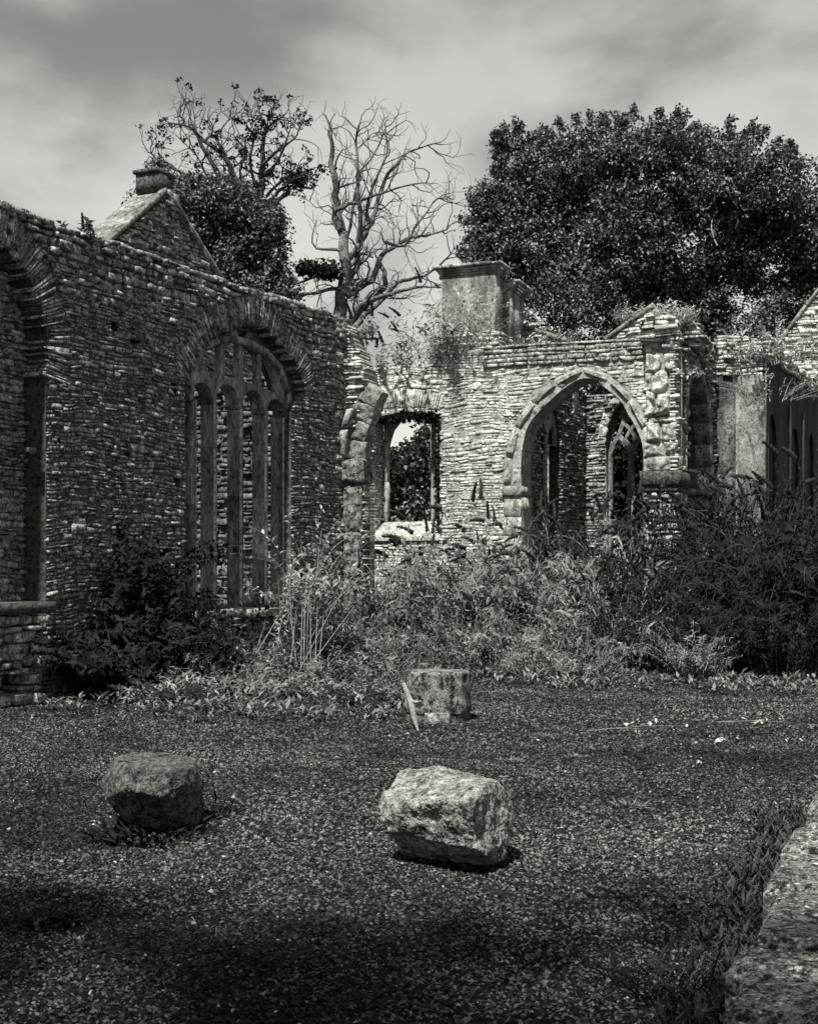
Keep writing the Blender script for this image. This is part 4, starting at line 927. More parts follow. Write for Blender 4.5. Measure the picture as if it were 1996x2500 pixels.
SPOTS = [  # px, depth, scale, proto, label
    (735, 23.6, 1.0, 1, 'leafy buddleia growing at the foot of the dark wall just right of the four-light window'),
    (800, 24.3, .95, 1, 'buddleia in the corner below the leaning arch springer'),
    (860, 24.0, .8, 2, 'low buddleia directly in front of the corner pier foot'),
    (930, 26.0, .8, 2, 'buddleia under the left half of the square window sill'),
    (1000, 25.6, .95, 1, 'buddleia under the right half of the square window sill'),
    (1075, 25.2, .92, 0, 'buddleia with dark drooping spikes between the square window and the big arch'),
    (1150, 24.8, 1.15, 0, 'tall buddleia with a lone upright spike against the sunlit wall'),
    (1215, 24.2, .92, 0, 'buddleia standing at the left jamb of the big arch'),
    (1290, 24.6, 1.0, 0, 'buddleia filling the left side of the big arch opening'),
    (1365, 24.3, .95, 0, 'buddleia in the middle of the big arch opening'),
    (1430, 23.8, .98, 0, 'buddleia below the two-light window seen through the arch'),
    (1510, 24.0, .98, 3, 'dark-spiked buddleia left of the pale pier foot'),
    (1590, 23.6, 1.0, 0, 'buddleia hiding the foot of the pale pier'),
    (1665, 23.2, .95, 3, 'dark buddleia between the pale pier and the arcade'),
    (1730, 23.2, .95, 3, 'dark buddleia before the arcade pier'),
    (1800, 23.0, 1.0, 3, 'dark buddleia below the plastered wall'),
    (1860, 22.6, 1.08, 3, 'tall dark buddleia before the broken buttress foot'),
    (1930, 22.2, 1.05, 3, 'dark buddleia below the narrow pointed recesses'),
    (1990, 21.8, 1.05, 3, 'dark buddleia cut by the right edge of the view'),
    (900, 23.2, .72, 2, 'low pale-stemmed shoots behind the column drum, to its left'),
    (1090, 23.8, .82, 2, 'low shoots on the gravel edge right behind the column drum'),
    (1180, 23.2, .8, 2, 'low bushy shoots in front of the sunlit wall'),
    (1270, 22.6, .9, 2, 'bushy shoots at the gravel edge before the big arch'),
    (1350, 22.0, .9, 2, 'pale-leaved shoots leaning out over the gravel below the big arch'),
    (1440, 22.2, 1.0, 1, 'bush leaning over the gravel in front of the pale pier'),
    (1540, 22.0, .8, 1, 'dark bush on the gravel edge in front of the arcade'),
    (1640, 21.6, .75, 3, 'spreading dark bush on the gravel edge, second from the right'),
    (1760, 21.3, .72, 3, 'wide dark bush on the gravel edge below the plastered wall'),
    (1900, 20.8, .75, 3, 'dark bush on the gravel edge at the right side'),
    (1290, 21.2, .55, 2, 'small sprawling plant creeping onto the gravel below the left jamb of the big arch'),
    (1405, 20.6, .62, 2, 'small sprawling plant farthest forward on the gravel below the arch'),
    (1700, 20.4, .5, 1, 'small dark plant at the gravel edge below the plastered wall'),
    (1120, 22.6, .6, 1, 'small plant at the gravel edge right of the column drum'),
]
for i, (px, d, s, k, lab) in enumerate(SPOTS):
    o = protos[k] if k not in used else copy_tree(protos[k]); used.add(k)
    o.location = at(px, d); o.rotation_euler = (0, 0, random.uniform(0, 6.28)); o.scale = (s, s, s * (1.22 if i < 7 else 1.3 if i < 12 else 1.42 if i < 19 else 1.1)); o['label'] = lab; o['group'] = GB
# low growth in front, left of the drum
LOWS = [(380, 17.2, .75, 'low dark growth at the left end of the leafy heap'), (450, 17.0, .8, 'pale leaves at the front of the heap below the window'), (520, 17.6, 1.0, 'low leafy growth beneath the window sill'),
        (590, 17.4, .9, 'pale-leaved growth at the front edge of the heap'), (660, 17.6, .9, 'low growth around the dry stalks'), (730, 17.3, .9, 'low growth right of the dry stalks'),
        (800, 17.0, .9, 'low growth spilling onto the gravel left of the drum'), (870, 16.6, .8, 'leafy shoots right up against the column drum, left'), (930, 16.8, .75, 'leafy shoots touching the column drum'),
        (640, 19.0, 1.2, 'taller leafy growth behind the dry stalks'), (760, 19.4, 1.2, 'taller leafy growth in the middle behind the heap'), (860, 20.2, 1.1, 'leafy growth between heap and corner pier'),
        (960, 21.5, .9, 'low growth behind the column drum'), (1040, 22, .9, 'low growth behind the column drum, further right')]
for i, (px, d, s, lab) in enumerate(LOWS):
    kk = 4 if i % 3 != 1 else 5
    o = protos[kk] if kk not in used else copy_tree(protos[kk]); used.add(kk); o.name = 'leafy_plant'
    o.location = at(px, d); o.rotation_euler = (0, 0, random.uniform(0, 6.28)); o.scale = (s, s, s * .85); tag(o, lab, 'plant', 'low leafy growth on the court edge')
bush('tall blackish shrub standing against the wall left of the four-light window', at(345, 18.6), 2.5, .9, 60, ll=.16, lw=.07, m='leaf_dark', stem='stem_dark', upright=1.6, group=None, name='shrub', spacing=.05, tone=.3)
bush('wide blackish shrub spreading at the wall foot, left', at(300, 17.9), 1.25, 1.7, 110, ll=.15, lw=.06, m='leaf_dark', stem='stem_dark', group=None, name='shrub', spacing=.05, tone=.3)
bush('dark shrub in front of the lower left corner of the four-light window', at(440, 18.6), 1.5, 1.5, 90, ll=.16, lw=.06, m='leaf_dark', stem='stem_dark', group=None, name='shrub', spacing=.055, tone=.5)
bush('thin leafy shrub below the sill of the four-light window', at(540, 19.6), 1.15, 1.6, 70, ll=.15, lw=.05, m='leaf', group=None, name='shrub', tone=.6)
bush('wiry pale climber on the wall right of the four-light window', at(715, 22.0), 2.9, 1.0, 34, ll=.15, lw=.05, m='leaf_pale', group=None, name='shrub', upright=1.8, spacing=.11)
def wall_plant(label, p, h, w, n, **k): return bush(label, p, h, w, n, group=None, name='wall_plant', cat='plant', **k)
wall_plant('airy buddleia with many thin stems on the wall top left of the chimney', BW.w(*[BW.px(1078, 888)[0]], BW.px(1078, 888)[1], -.4), 1.75, 1.5, 46, ll=.16, lw=.045, m='leaf_pale', nfl=6, spacing=.12, low=.5)
wall_plant('buddleia leaning left over the wall top above the square window', BW.w(BW.px(1010, 893)[0], BW.px(1010, 893)[1], -.4), 1.1, 1.7, 18, ll=.15, lw=.05, m='leaf', nfl=9, spacing=.1, low=.5, upright=.7)
wall_plant('tuft of leaves on the wall top above the square window, left', BW.w(BW.px(930, 895)[0], BW.px(930, 895)[1], -.3), .5, .8, 14, ll=.12, lw=.05, m='leaf', nfl=3)
wall_plant('grassy tuft crowning the pale pier', PFR.w(PFR.px(1630, 772)[0], PFR.px(1630, 772)[1], -.5), .38, .9, 90, ll=.16, lw=.02, m='leaf_pale', spacing=.06)
wall_plant('weeds growing on the raking coping left of the pale pier', Vector(P(1560, 775, 29.6)) + Vector((0, .2, 0)), .45, 1.0, 60, ll=.13, lw=.03, m='leaf_pale', spacing=.07)
wall_plant('small weed on the coping between chimney and pier', P(1385, 838, 28.6), .55, .7, 10, ll=.12, lw=.03, m='leaf')
wall_plant('weeds on the slab of the wall right of the chimney', P(1300, 842, 28.3), .4, .9, 22, ll=.12, lw=.03, m='leaf_pale')
wall_plant('buddleia hanging from the top of the plastered wall at the right', PW.w(PW.px(1900, 900)[0], PW.px(1900, 880)[1], .1), 1.0, 1.9, 46, ll=.13, lw=.03, m='leaf_pale', spacing=.08, upright=.6)
wall_plant('twiggy shrub sprouting from the face of the dark wall, right edge', P(1885, 970, 26.2), .9, 1.8, 24, ll=.10, lw=.025, m='leaf', spacing=.1, upright=.45)
wall_plant('leafy sprig on top of the dark side wall, far left', LW.w(LW.px(225, 585)[0], LW.px(225, 583)[1], -.3), .35, .9, 9, ll=.12, lw=.07, m='leaf_dark', nfl=2)
wall_plant('sprigs on top of the dark side wall near its far end', LW.w(LW.px(790, 768)[0], LW.px(790, 768)[1], -.3), .38, .7, 12, ll=.1, lw=.05, m='leaf_dark')
wall_plant('buddleia sprouting from the broken end of the dark side wall', P(865, 835, 24.9), .75, .8, 14, ll=.16, lw=.05, m='leaf', nfl=4)
wall_plant('fern clump on the arcade pier capital', P(1735, 1185, 26.9), .35, .8, 26, ll=.13, lw=.03, m='leaf', upright=.6)
wall_plant('pale weed in the joint above the arcade arch', P(1675, 915, 25.6), .3, .5, 18, ll=.1, lw=.04, m='leaf_pale', upright=.6)
# ivy over the head and right jamb of the square window
def ivy():
    mb = MB(); n = 900; PP = []; 
    a = BW.pts([(905, 1012), (1075, 1012)])
    for i in range(n):
        if i < 520: x = random.uniform(903, 1075); y = random.uniform(1000, 1024) + 3 * math.sin(x * .1); off = random.uniform(-.5, .06)
        else: x = random.uniform(1060, 1078); y = random.uniform(1010, 1250) if random.random() < .8 else random.uniform(1250, 1310); off = random.uniform(-.6, .02)
        u, v = BW.px(x, y); PP.append(tuple(BW.w(u, v, off if i < 520 else off * .3)))
    leaves(mb, PP, rnd_unit(n) + np.array([0, -.2, -.6]), rnd_unit(n) + np.array([0, -1, .4]), .085, .08)
    o = mb.build('ivy', 'leaf_dark'); tag(o, 'dark ivy hanging from the head and right jamb of the square window', 'ivy')
ivy()
# tufts and weeds on the gravel
def tuft(label, p, h, w, n, m='leaf', lw=.012, ll=None, name='grass_tuft', group='weed tufts on the gravel', flat=.7):
    mb = MB(); PP = np.zeros((n, 3)); a = RNG.uniform(0, 6.28, n); r = np.sqrt(RNG.random(n)) * w * .5; PP[:, 0] = np.cos(a) * r; PP[:, 1] = np.sin(a) * r
    D = np.stack([np.cos(a + RNG.normal(0, .7, n)) * flat, np.sin(a + RNG.normal(0, .7, n)) * flat, RNG.uniform(.3, 1.2, n)], 1)
    leaves(mb, PP, D, rnd_unit(n) * .4 + np.array([0, 0, 1]), RNG.uniform(.4, 1.1, n) * (ll or h), RNG.uniform(.6, 1.4, n) * lw, None, .2, .35)
    o = mb.build(name, m); o.location = p; tag(o, label, 'weed', None if w >= .65 else group, 'stuff' if w >= .65 else None); return o
def gp(x, y): d = CH * F / (y - HY); return Vector(((x - CX) / F * d, d, ground_z((x - CX) / F * d, d)))
tuft('dark weeds crowding the front foot of the left block', gp(370, 2040), .13, .75, 240, 'leaf_dark', .03)
tuft('wiry weeds at the right foot of the left block', gp(500, 1985), .24, .40, 110, 'leaf_dark', .014)
tuft('fern-like sprig leaning on the right face of the left block', gp(462, 1992), .2, .12, 40, 'leaf', .03)
tuft('thin dry stalk left of the left block', gp(215, 1985), .3, .15, 9, 'leaf_dark', .012)
tuft('dark weed patch near the left edge, foreground', gp(95, 2262), .10, .35, 120, 'leaf_dark', .022)
for i, (x, y, h, w_, n, lab) in enumerate([(1535, 1972, .09, .2, 90, 'small weed alone in the gravel right of the pale boulder'), (1400, 1850, .06, .25, 120, 'faint weed beyond the pale boulder'), (1590, 1740, .12, .8, 90, 'grass wisps on the far gravel at the right'),
        (1330, 1800, .06, .3, 110, 'grass wisps right of the column drum'), (1855, 1640, .15, .9, 90, 'grass at the foot of the dark bushes, right'), (1240, 1860, .06, .25, 120, 'faint weed just behind the pale boulder'),
        (1480, 2095, .08, .14, 24, 'pale wispy weed between pale boulder and low wall'), (1240, 1690, .1, .8, 90, 'low weeds behind the drum on the right'), (1480, 1640, .14, 1.2, 140, 'leafy fringe at the gravel edge below the pier'), (180, 1740, .12, 1.4, 160, 'dark fringe of weeds at the foot of the dark wall')]):
    tuft(lab, gp(x, y), h, w_, n, 'leaf' if i < 9 else 'leaf_dark')
def verge():
    mb = MB(); PP, DD, NN, LL = [], [], [], []; a, b = Vector((.80, 3.7, 0)), Vector((2.75, 8.9, 0)); dr = (b - a).normalized(); sd_ = Vector((-dr.y, dr.x, 0))
    for _ in range(2200):
        t = random.random(); q = a.lerp(b, t) + sd_ * abs(random.gauss(0, .16 + .16 * max(0, noise.noise(Vector((t * 9, 0, 2)))))); k = random.randint(4, 9); sc = random.choice((.025, .035, .05, .08)) * random.uniform(.7, 1.2)
        for _k in range(k):
            an = random.uniform(0, 6.28); PP.append((q.x + random.gauss(0, .03), q.y + random.gauss(0, .03), ground_z(q.x, q.y) + random.random() * sc * .4)); DD.append((math.cos(an) * .7, math.sin(an) * .7, random.uniform(.1, 1.3))); NN.append((-math.cos(an) * .5, -math.sin(an) * .5, 1)); LL.append(sc * random.uniform(.6, 1.3))
    LL = np.array(LL); leaves(mb, PP, DD, NN, LL, LL * .14 + .0025); o = mb.build('grass', 'leaf_verge'); tag(o, 'dark grass and weeds growing along the foot of the low wall', 'grass', kind='stuff')
verge()
tuft('tall dark grass tuft at the bottom end of the low wall', gp(1655, 2440), .24, .4, 120, 'leaf_dark', .008)
tuft('thin grass stalks in the foreground left of the low wall', gp(1580, 2400), .22, .35, 70, 'leaf_dark', .007)
def fringe():
    mb = MB(); PP, DD, NN, LL = [], [], [], []
    edge = [(150, 16.6), (350, 16.2), (500, 16.0), (700, 16.2), (880, 15.9), (960, 16.4), (1000, 20.5), (1100, 22.0), (1200, 21.8), (1300, 20.6), (1400, 20.2), (1500, 20.6), (1650, 20.2), (1800, 19.7), (1990, 19.2)]
    for _ in range(1500):
        t = random.random() * (len(edge) - 1); i = int(t); f = t - i; px = edge[i][0] * (1 - f) + edge[i + 1][0] * f; d = edge[i][1] * (1 - f) + edge[i + 1][1] * f + abs(random.gauss(0, 1)) * .9 - random.random() ** 3 * 1.6
        x = (px - CX) / F * d + random.gauss(0, .1); k = random.randint(4, 12); sc = random.uniform(.05, .16)
        if .895 * x - .446 * d < -11.8 or (px < 430 and random.random() < .65): continue
        for _ in range(k):
            a = random.uniform(0, 6.28); PP.append((x + random.gauss(0, .05), d + random.gauss(0, .05), ground_z(x, d) + random.random() * sc * .8)); DD.append((math.cos(a), math.sin(a), random.uniform(.1, 1.4))); NN.append((-math.cos(a) * .5, -math.sin(a) * .5, 1)); LL.append(sc * random.uniform(.6, 1.3))
    LL = np.array(LL); leaves(mb, PP, DD, NN, LL, LL * .28 + .006); o = mb.build('ground_cover', 'leaf'); tag(o, 'low weeds creeping from the bushes onto the gravel edge', 'weeds', kind='stuff')
fringe()
# dry stalks, broken branch, litter
def stalks():
    mb = MB(); root = thing('dry_stalks', at(740, 18.3), 'bundle of pale dry upright stalks in the leafy heap below the wall', 'stalks')
    for i, (x0, y0, x1, y1, d) in enumerate([(700, 1665, 722, 1490, 18.2), (742, 1640, 748, 1400, 18.6), (750, 1640, 756, 1430, 18.6), (758, 1640, 758, 1460, 18.5), (735, 1630, 738, 1480, 18.4), (768, 1640, 775, 1480, 18.6), (700, 1690, 865, 1480, 18.0), (600, 1620, 700, 1470, 18.2), (778, 1650, 790, 1500, 18.5), (728, 1640, 705, 1380, 18.8)]):
        a, b = P(x0, y0 + 20, d), P(x1, y1, d + .2); m_ = (a + b) / 2 + Vector((random.uniform(-.03, .03), 0, 0)); o = MB(); tube(o, [a, m_, b], [.009, .008, .004], 5); o.build('stalk', 'bark_pale', root)
    o = MB(); pts = [P(730 + 190 * t + 25 * math.sin(t * 3), 1640 - 262 * math.sin(min(t * 1.25, 1.12) * 1.5708) + (40 * max(0, t - .75) / .25), 18.4 - .3 * t) for t in [i / 16 for i in range(17)]]; tube(o, pts, [.009 - .005 * i / 16 for i in range(17)], 5); o.build('stalk', 'bark_pale', root)
stalks()
def broken_branch():
    root = thing('broken_branch', gp(1000, 1770), 'pale broken branch leaning on the left side of the column drum', 'branch'); mb = MB()
    tube(mb, [P(985, 1668, 14.2), P(995, 1695, 14.15), P(1003, 1715, 14.1), P(1010, 1750, 14.0), P(1020, 1785, 13.95)], [.022, .03, .034, .03, .014], 7); mb.build('limb', 'bark_pale', root)
    mb = MB(); tube(mb, [P(1003, 1712, 14.1), P(1018, 1715, 14.05), P(1030, 1712, 14.0)], [.024, .016, .01], 6); mb.build('side_stub', 'bark_pale', root)
broken_branch()
def litter(label, pts_px, n, rad, stick=None):
    root = thing('leaf_litter', gp(*pts_px), label, 'litter', 'dry leaves fallen on the gravel'); mb = MB(); c = root.location
    PP = np.array([(c.x + random.gauss(0, rad), c.y + random.gauss(0, rad * .8), c.z + .025) for _ in range(n)]); leaves(mb, PP, rnd_unit(n) * np.array([1, 1, .25]), rnd_unit(n) * .3 + np.array([0, 0, 1]), RNG.uniform(.07, .15, n), RNG.uniform(.025, .045, n), None, .3, .2); mb.build('dry_leaf', 'leaf_litter', root)
    if stick:
        m2 = MB(); a, b = gp(*stick[0]), gp(*stick[1]); up = Vector((0, 0, .03)); tube(m2, [a + up, (a + b) / 2 + up * 1.6, b + up], [.006, .005, .003], 4); m2.build('twig', 'bark_pale', root)
litter('dry leaves along a thin twig on the right-hand gravel', (1570, 1772), 12, .16, ((1480, 1790), (1670, 1780)))
litter('pale dry leaves near the right edge beside a long twig', (1865, 1765), 9, .12, ((1750, 1768), (1930, 1770)))
litter('dry leaves in the middle of the right-hand gravel', (1630, 1770), 5, .1)
litter('curled dry leaf, whitest one on the right-hand gravel', (1708, 1865), 2, .03)
litter('faint dry leaves left of the twig on the right-hand gravel', (1735, 1810), 6, .12, ((1430, 1795), (1560, 1790)))
litter('dry leaves right of centre against the weeds of the right edge', (1930, 1810), 4, .1)

# ================================================================== trees
def grow(mb, p, d, length, r, lvl, crook=.35, up=.12, tips=None, spread=.75, minr=.006):
    if r < minr or length < .12: 
        if tips is not None: tips.append(p.copy())
        return
    n = 4; pts = [p.copy()]; rad = [r]
    for i in range(n):
        d = (d + Vector((random.gauss(0, 1), random.gauss(0, 1), random.gauss(0, 1))) * crook * .5 + Vector((0, 0, up * .5))).normalized(); p = p + d * length / n; pts.append(p.copy()); rad.append(r * (1 - .4 * (i + 1) / n))
    tube(mb, pts, rad, 5 if r > .03 else 3, .5)
    if lvl <= 0:
        if tips is not None: tips.append(p.copy())
        return
    for k in range(random.choice((2, 2, 3))):
        i = n if k < 2 else random.randint(1, n - 1); ax = d.orthogonal().normalized(); ax.rotate(__import__('mathutils').Quaternion(d, random.uniform(0, 6.28)))
        dd = (d + ax * spread * random.uniform(.4, 1.2)).normalized(); grow(mb, pts[i], dd, length * random.uniform(.62, .88), rad[i] * random.uniform(.62, .82), lvl - 1, crook, up, tips, spread, minr)
def limb(mb, px, d0, r0, r1, tips, dz=0, side=1.0, lvl=3, sl=1.0, seg=8, smooth=True):
    """traced limb given its own drift in depth, with branchlets along it"""
    n = len(px); pts = [P(x, y, d0 + dz * i / (n - 1) + (random.uniform(-.25, .25) if 0 < i else 0)) for i, (x, y) in enumerate(px)]
    q = []
    for i in range(n - 1):
        a, b, c, e = pts[max(i - 1, 0)], pts[i], pts[i + 1], pts[min(i + 2, n - 1)]
        for k in range(3): t = k / 3; q.append((b * 2 + (c - a) * t + (a * 2 - b * 5 + c * 4 - e) * t * t + (b * 3 - a - c * 3 + e) * t ** 3) * .5)
    q.append(pts[-1]); m = len(q); rad = [r0 + (r1 - r0) * i / (m - 1) for i in range(m)]; q = [p + Vector((random.gauss(0, 1), random.gauss(0, 1), random.gauss(0, 1))) * min(.03, .25 * r) if 0 < i else p for i, (p, r) in enumerate(zip(q, rad))]
    tube(mb, q, rad, seg, .5)
    for i in range(2, m):
        for _k in range((random.random() < side * .75) + (random.random() < side * .35)):
            d = (q[i] - q[i - 1]).normalized(); ax = d.orthogonal().normalized(); ax.rotate(__import__('mathutils').Quaternion(d, random.uniform(0, 6.28)))
            grow(mb, q[i], (d * .6 + ax * .9 + Vector((0, 0, .15))).normalized(), random.uniform(.4, .8) * sl, max(rad[i] * .4, .02), lvl + 1, .65, .12, tips, .85, .0055)
    grow(mb, q[-1], (q[-1] - q[-2]).normalized(), .36 * sl, r1 * .9, lvl, .6, .05, tips, .8, .006)
def leaf_clumps(mb, cs, n, rad, ll, lw, flat=.7, shell=.5):
    cs = np.asarray([tuple(c) for c in cs]); k = len(cs); N = rnd_unit(k * n); rr = rad * (shell + (1 - shell) * RNG.random((k * n, 1))); C = np.repeat(cs, n, 0)
    sc = np.repeat(RNG.uniform(.6, 1.3, (k, 1)), n, 0); Pn = C + N * rr * sc * np.array([1, 1, flat]); leaves(mb, Pn, rnd_unit(k * n) + np.array([0, 0, -.3]), N + rnd_unit(k * n) * .7 + np.array([0, 0, .5]), RNG.uniform(.6, 1.2, k * n) * ll, RNG.uniform(.7, 1.2, k * n) * lw)
def bare_tree():
    root = thing('bare_tree', Vector((P(828, 0, 35).x, 35, 0)), 'leafless crooked pale tree rising behind the end of the dark wall, centre', 'tree'); mb = MB(); tips = []; D = 35
    T_ = [(828, 1500), (828, 1100), (826, 790), (838, 700), (845, 620), (832, 560), (822, 500), (818, 440), (808, 400), (812, 350), (803, 330), (805, 310)]
    m0 = MB(); limb(m0, T_[:4], D, .22, .16, None, 0, 0, 0, seg=10); m0.build('trunk', 'bark', root, True)
    limb(mb, T_[3:], D, .15, .025, tips, .5, .6)
    limb(mb, [(838, 700), (862, 672), (876, 600), (880, 540), (874, 470), (872, 400), (868, 350), (872, 315)], D, .10, .02, tips, -.8, .8)
    limb(mb, [(845, 640), (880, 590), (905, 545), (920, 500), (940, 440), (968, 400), (1000, 370), (1060, 350)], D, .09, .018, tips, .8, .8)
    limb(mb, [(828, 560), (815, 520), (850, 500), (880, 490), (935, 470), (985, 455), (1040, 445)], D, .07, .016, tips, -1.0, .8)
    limb(mb, [(845, 722), (880, 700), (915, 670), (930, 625), (960, 605), (1000, 580), (1040, 575), (1090, 560)], D, .10, .02, tips, 1.0, .8)
    limb(mb, [(925, 640), (940, 680), (930, 715), (880, 760), (850, 800)], D + .5, .06, .09, tips, 0, .2)
    limb(mb, [(848, 800), (880, 745), (930, 725), (975, 712), (1030, 700), (1080, 702)], D, .09, .02, tips, -.6, .7)
    limb(mb, [(858, 810), (890, 770), (925, 740), (970, 690), (1010, 680), (1050, 665), (1100, 620)], D, .085, .02, tips, .6, .7)
    limb(mb, [(832, 705), (810, 705), (770, 715), (735, 720), (715, 735)], D, .06, .03, tips, -.4, .2)
    limb(mb, [(828, 680), (800, 670), (770, 675), (730, 690), (690, 702)], D, .05, .02, tips, .4, .5)
    limb(mb, [(905, 545), (895, 500), (925, 420), (945, 370), (940, 310)], D, .05, .012, tips, -.5, .9)
    limb(mb, [(835, 590), (850, 570), (862, 500), (880, 420), (905, 390), (928, 345), (940, 320)], D, .06, .013, tips, .5, .9)
    limb(mb, [(940, 590), (985, 600), (1010, 560), (1040, 520), (1060, 490), (1090, 480)], D, .045, .012, tips, .3, .8)
    mb.build('branches', 'bark', root); lf = MB(); cl = [P(random.uniform(735, 820), random.uniform(645, 665) + (800 - 780) * .1, D + random.uniform(-.5, .5)) for _ in range(16)] + [P(random.uniform(690, 720), random.uniform(675, 700), D) for _ in range(4)]
    leaf_clumps(lf, cl, 70, .28, .12, .09); lf.build('leaf_clumps', 'leaf_dark', root)
bare_tree()
def left_tree():
    D = 38; root = thing('sparse_tree', Vector((P(640, 0, D).x, D, 0)), 'thinly leaved tree with ivy-clad stem behind the gable, tallest on the left', 'tree'); mb = MB(); tips = []
    m0 = MB(); limb(m0, [(640, 1500), (642, 1000), (645, 700), (640, 600), (638, 540)], D, .3, .18, None, 0, 0, 0, seg=10); m0.build('trunk', 'bark', root, True)
    limb(mb, [(638, 545), (636, 480), (642, 400), (640, 350), (655, 310), (690, 285)], D, .12, .02, tips, .5, .9)
    limb(mb, [(640, 520), (670, 480), (700, 450), (730, 430)], D, .08, .02, tips, -.8, .7)
    limb(mb, [(645, 560), (672, 500), (700, 475), (710, 455), (760, 460)], D, .08, .03, tips, .3, .5)
    limb(mb, [(560, 560), (590, 480), (570, 430), (545, 380), (500, 345), (460, 310), (410, 300)], D, .12, .016, tips, -.8, .9)
    limb(mb, [(545, 480), (530, 420), (495, 360), (480, 325), (475, 290)], D + .5, .10, .016, tips, .6, .9)
    limb(mb, [(585, 460), (560, 400), (530, 340), (545, 310), (560, 290)], D, .06, .014, tips, .9, .9)
    limb(mb, [(520, 450), (470, 430), (420, 410), (385, 390), (370, 375)], D, .06, .012, tips, .4, .8)
    limb(mb, [(630, 470), (610, 400), (620, 340), (605, 310), (590, 285)], D, .05, .012, tips, -.4, .9)
    limb(mb, [(645, 430), (680, 390), (700, 340), (712, 305)], D, .05, .012, tips, -.6, .9)
    for pts in ([(575, 560), (560, 500), (520, 470), (500, 420), (480, 380), (430, 330)], [(600, 540), (600, 480), (585, 420), (600, 370), (570, 330)], [(500, 345), (520, 320), (505, 295)], [(560, 540), (520, 500), (450, 480), (410, 450), (380, 420)], [(650, 480), (690, 440), (740, 420), (765, 440)], [(642, 400), (690, 360), (725, 330), (730, 300)], [(440, 310), (450, 295), (440, 285)], [(655, 315), (640, 295), (610, 285)]):
        limb(mb, pts, D + random.uniform(-1, 1), .05, .012, tips, random.uniform(-.8, .8), .9)
    mb.build('branches', 'bark_dark', root); lf = MB()
    t = [p for p in tips if random.random() < (.20 if p.x > P(610, 0, D).x else .10)]; leaf_clumps(lf, t, 9, .13, .11, .08); cl = [P(random.gauss(720, 38), random.gauss(432, 18), D + random.uniform(-1, 1)) for _ in range(26)]; leaf_clumps(lf, cl, 26, .26, .11, .08)
    cl = [P(random.gauss(640, 30), random.gauss(320, 30), D + random.uniform(-1, 1)) for _ in range(12)]; leaf_clumps(lf, cl, 20, .24, .11, .08)
    lf.build('leaf_clumps', 'leaf_dark', root)
left_tree()
def ivy_mass():
    D = 34; root = thing('bushy_tree', Vector((P(550, 0, D).x, D, 0)), 'dense dark bushy tree between the gable and the sparse tree', 'tree'); lf = MB(); cs = []
    m0 = MB(); limb(m0, [(560, 1500), (565, 1000), (570, 800), (580, 650)], D, .25, .12, None, 0, 0, 0); m0.build('trunk', 'bark_dark', root, True)
    while len(cs) < 430:
        x = random.uniform(390, 690); y = random.uniform(430, 760); 
        for (cx, cy, rx, ry) in ((470, 500, 75, 65), (540, 510, 80, 65), (610, 545, 75, 62), (560, 620, 90, 70), (620, 680, 70, 70), (500, 600, 70, 80), (655, 610, 40, 60)):
            e = ((x - cx) / rx) ** 2 + ((y - cy) / ry) ** 2
            if e < 1: cs.append(P(x, y, D + random.uniform(-1.3, .8) * math.sqrt(1 - e))); break
    cs += [P(random.gauss(375, 12), random.gauss(430, 14), 35) for _ in range(10)] + [P(random.gauss(320 + k * 6, 8), random.gauss(535 - k * 8, 8), 35) for k in range(8) for _ in range(3)] + [P(random.gauss(610, 60), random.gauss(715, 14), 33) for _ in range(60)]
    leaf_clumps(lf, cs, 110, .36, .11, .065, .9, .3); lf.build('crown', 'leaf_tree', root)
ivy_mass()
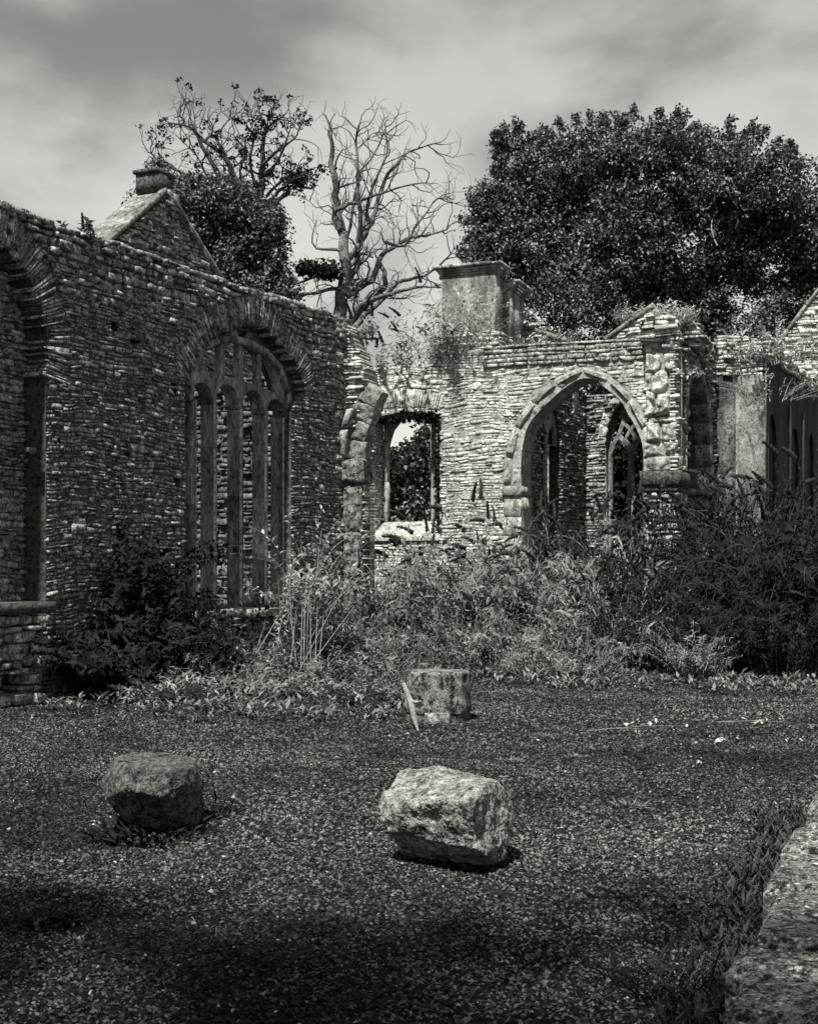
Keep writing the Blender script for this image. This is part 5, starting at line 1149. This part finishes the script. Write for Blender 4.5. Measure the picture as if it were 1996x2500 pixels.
def big_tree():
    D = 44; root = thing('broadleaf_tree', Vector((P(1560, 0, D).x, D, 0)), 'huge dense dark-leaved tree filling the upper right behind the ruins', 'tree')
    m0 = MB(); limb(m0, [(1560, 1500), (1558, 1000), (1565, 700), (1560, 560)], D, .6, .3, None, 0, 0, 0, seg=12); m0.build('trunk', 'bark', root, True)
    lobes = [(1260, 490, 100, 100), (1400, 470, 150, 130), (1600, 450, 170, 120), (1780, 480, 170, 120), (1330, 445, 115, 100), (1450, 385, 120, 90), (1580, 360, 130, 72), (1700, 390, 130, 85), (1820, 430, 120, 95), (1930, 475, 100, 90), (1230, 560, 90, 95), (1350, 590, 140, 140), (1500, 560, 160, 170), (1680, 560, 170, 170), (1860, 600, 160, 170), (2010, 560, 120, 180), (1240, 680, 100, 100), (1420, 740, 170, 120), (1620, 760, 180, 120), (1820, 770, 170, 120), (2000, 760, 120, 140), (1265, 360, 45, 35), (1190, 600, 42, 45), (1175, 660, 40, 60)]
    cs = []; tot = sum(a[2] * a[3] for a in lobes)
    px = F / D
    for (cx, cy, rx, ry) in lobes:
        dz = random.uniform(-1.6, 1.2)
        for _ in range(int(1500 * rx * ry / tot)):
            v = rnd_unit(1)[0]; r = random.uniform(.72, 1.0) if random.random() < .8 else random.uniform(.3, .72)
            if v[1] > .35: v[1] *= -1
            d = D + dz + v[1] * r * (rx + ry) / 2 / px * 1.0; cs.append(P(cx + v[0] * r * rx, cy - v[2] * r * ry, d))
    lf = MB(); leaf_clumps(lf, cs, 115, .55, .13, .09, .7, .3)
    # wispy leading shoots around the outline
    sh = []
    for (cx, cy, rx, ry) in lobes[4:11] + lobes[21:]:
        for _ in range(11):
            a = random.uniform(.15, 3.0); x = cx + math.cos(a) * rx; y = cy - math.sin(a) * ry; L_ = random.uniform(10, 34); 
            for k in range(5): sh.append(P(x + math.cos(a) * L_ * k / 4 * .8 + random.uniform(-2, 2), y - abs(math.sin(a)) * L_ * k / 4 - 3, D + random.uniform(-1, 1)))
    leaf_clumps(lf, sh, 22, .17, .15, .10, 1.0, .1); lf.build('crown', 'leaf_tree', root)
    for pts in ([(1450, 690), (1430, 655), (1400, 630), (1365, 590)], [(1440, 660), (1425, 610), (1430, 570)], [(1560, 440), (1570, 400), (1590, 340), (1600, 310)], [(1500, 460), (1470, 440), (1440, 410)], [(1750, 600), (1735, 560), (1740, 520)]):
        mb = MB(); limb(mb, pts, D - 2.6, .03, .012, None, .3, .3, 1, .5, 5); mb.build('limb', 'bark_pale', root)
big_tree()
def far_tree(label, D, lobes, n, m='leaf_tree', base=None, ll=.15):
    bx = lobes[0][0] if base is None else base; root = thing('background_tree', Vector((P(bx, 0, D).x, D, 0)), label, 'tree', 'trees seen beyond the ruins')
    m0 = MB(); limb(m0, [(bx, HY + CH * F / D + 8), (bx + 3, (HY + lobes[0][1]) / 2), (bx, lobes[0][1])], D, .18, .07, None, 0, 0, 0); m0.build('trunk', 'bark_dark', root, True)
    cs = []; tot = sum(a[2] * a[3] for a in lobes)
    for (cx, cy, rx, ry) in lobes:
        for _ in range(int(n * rx * ry / tot)):
            v = rnd_unit(1)[0]; r = random.uniform(.3, 1); v[1] = -abs(v[1]) if random.random() < .7 else v[1]; cs.append(P(cx + v[0] * r * rx, cy - v[2] * r * ry, D + v[1] * r * rx / (F / D)))
    lf = MB(); leaf_clumps(lf, cs, 60, .4, ll, .1, .8, .3); lf.build('crown', m, root)
far_tree('round tree seen low through the square window', 38, [(990, 1220, 75, 80), (960, 1150, 45, 40), (1046, 1190, 25, 60), (900, 1230, 60, 70), (1000, 1310, 110, 60), (1010, 1120, 80, 50), (1040, 1075, 30, 40)], 230, 'leaf')
far_tree('dark foliage filling the traceried window through the big arch', 36, [(1530, 1180, 80, 160), (1480, 1000, 60, 80), (1600, 1050, 60, 120)], 300, 'leaf_dark')
far_tree('dark foliage behind the narrow window of the inner chamber', 40, [(1340, 1150, 60, 150)], 130, 'leaf_dark')
far_tree('dark tree behind the open arch of the arcade', 38, [(1680, 1150, 60, 200)], 150, 'leaf_dark')
# wall glimpsed through the lights of the four-light window
def yard_wall():
    c = LW.w(LW.px(838, 1000)[0], 0, -.76); fr = Frame(c - UB * 4.5, UB)
    root = thing('yard_wall', fr.w(2, 0), 'rubble wall glimpsed through the slots of the four-light window', 'wall'); mb = MB()
    plate(mb, fr, [(0, 0), (4.5, 0), (4.5, 5.4), (0, 5.4)], [], -.5, 0); coursing(mb, fr, 0, 4.5, 0, 5.4, lambda u, v: 0 < u < 4.5 and v < 5.4, (.07, .14), (.14, .34), (0, .06), jit=.016, gap=.02); mb.build('rubble_facing', 'dressed_dark', root)
yard_wall()

# unseen tree added behind the camera so its crown darkens the foreground gravel
def added_shade_tree():
    c = Vector((-2.6, -4.2, 0)); root = thing('added_shade_tree', c, 'unseen leafy tree added behind the viewer to shade the near gravel', 'tree')
    mb = MB(); tube(mb, [c + Vector((0, 0, -.1)), c + Vector((.2, .5, 2.5)), c + Vector((.8, 1.4, 5)), c + Vector((1.4, 2.6, 8))], [.3, .25, .2, .08], 10); mb.build('trunk', 'bark', root, True)
    cs = []
    for _ in range(520):
        v = rnd_unit(1)[0]; q = random.random() ** .5; y = v[1] * 4.6 * q
        cs.append(Vector((-1.2 + v[0] * 6.5 * q, -2.1 + y, 8.6 + v[2] * 2.0 * q)))
    lf = MB(); leaf_clumps(lf, cs, 48, .8, .22, .15, .8, .2); lf.build('crown', 'leaf_tree', root)
added_shade_tree()
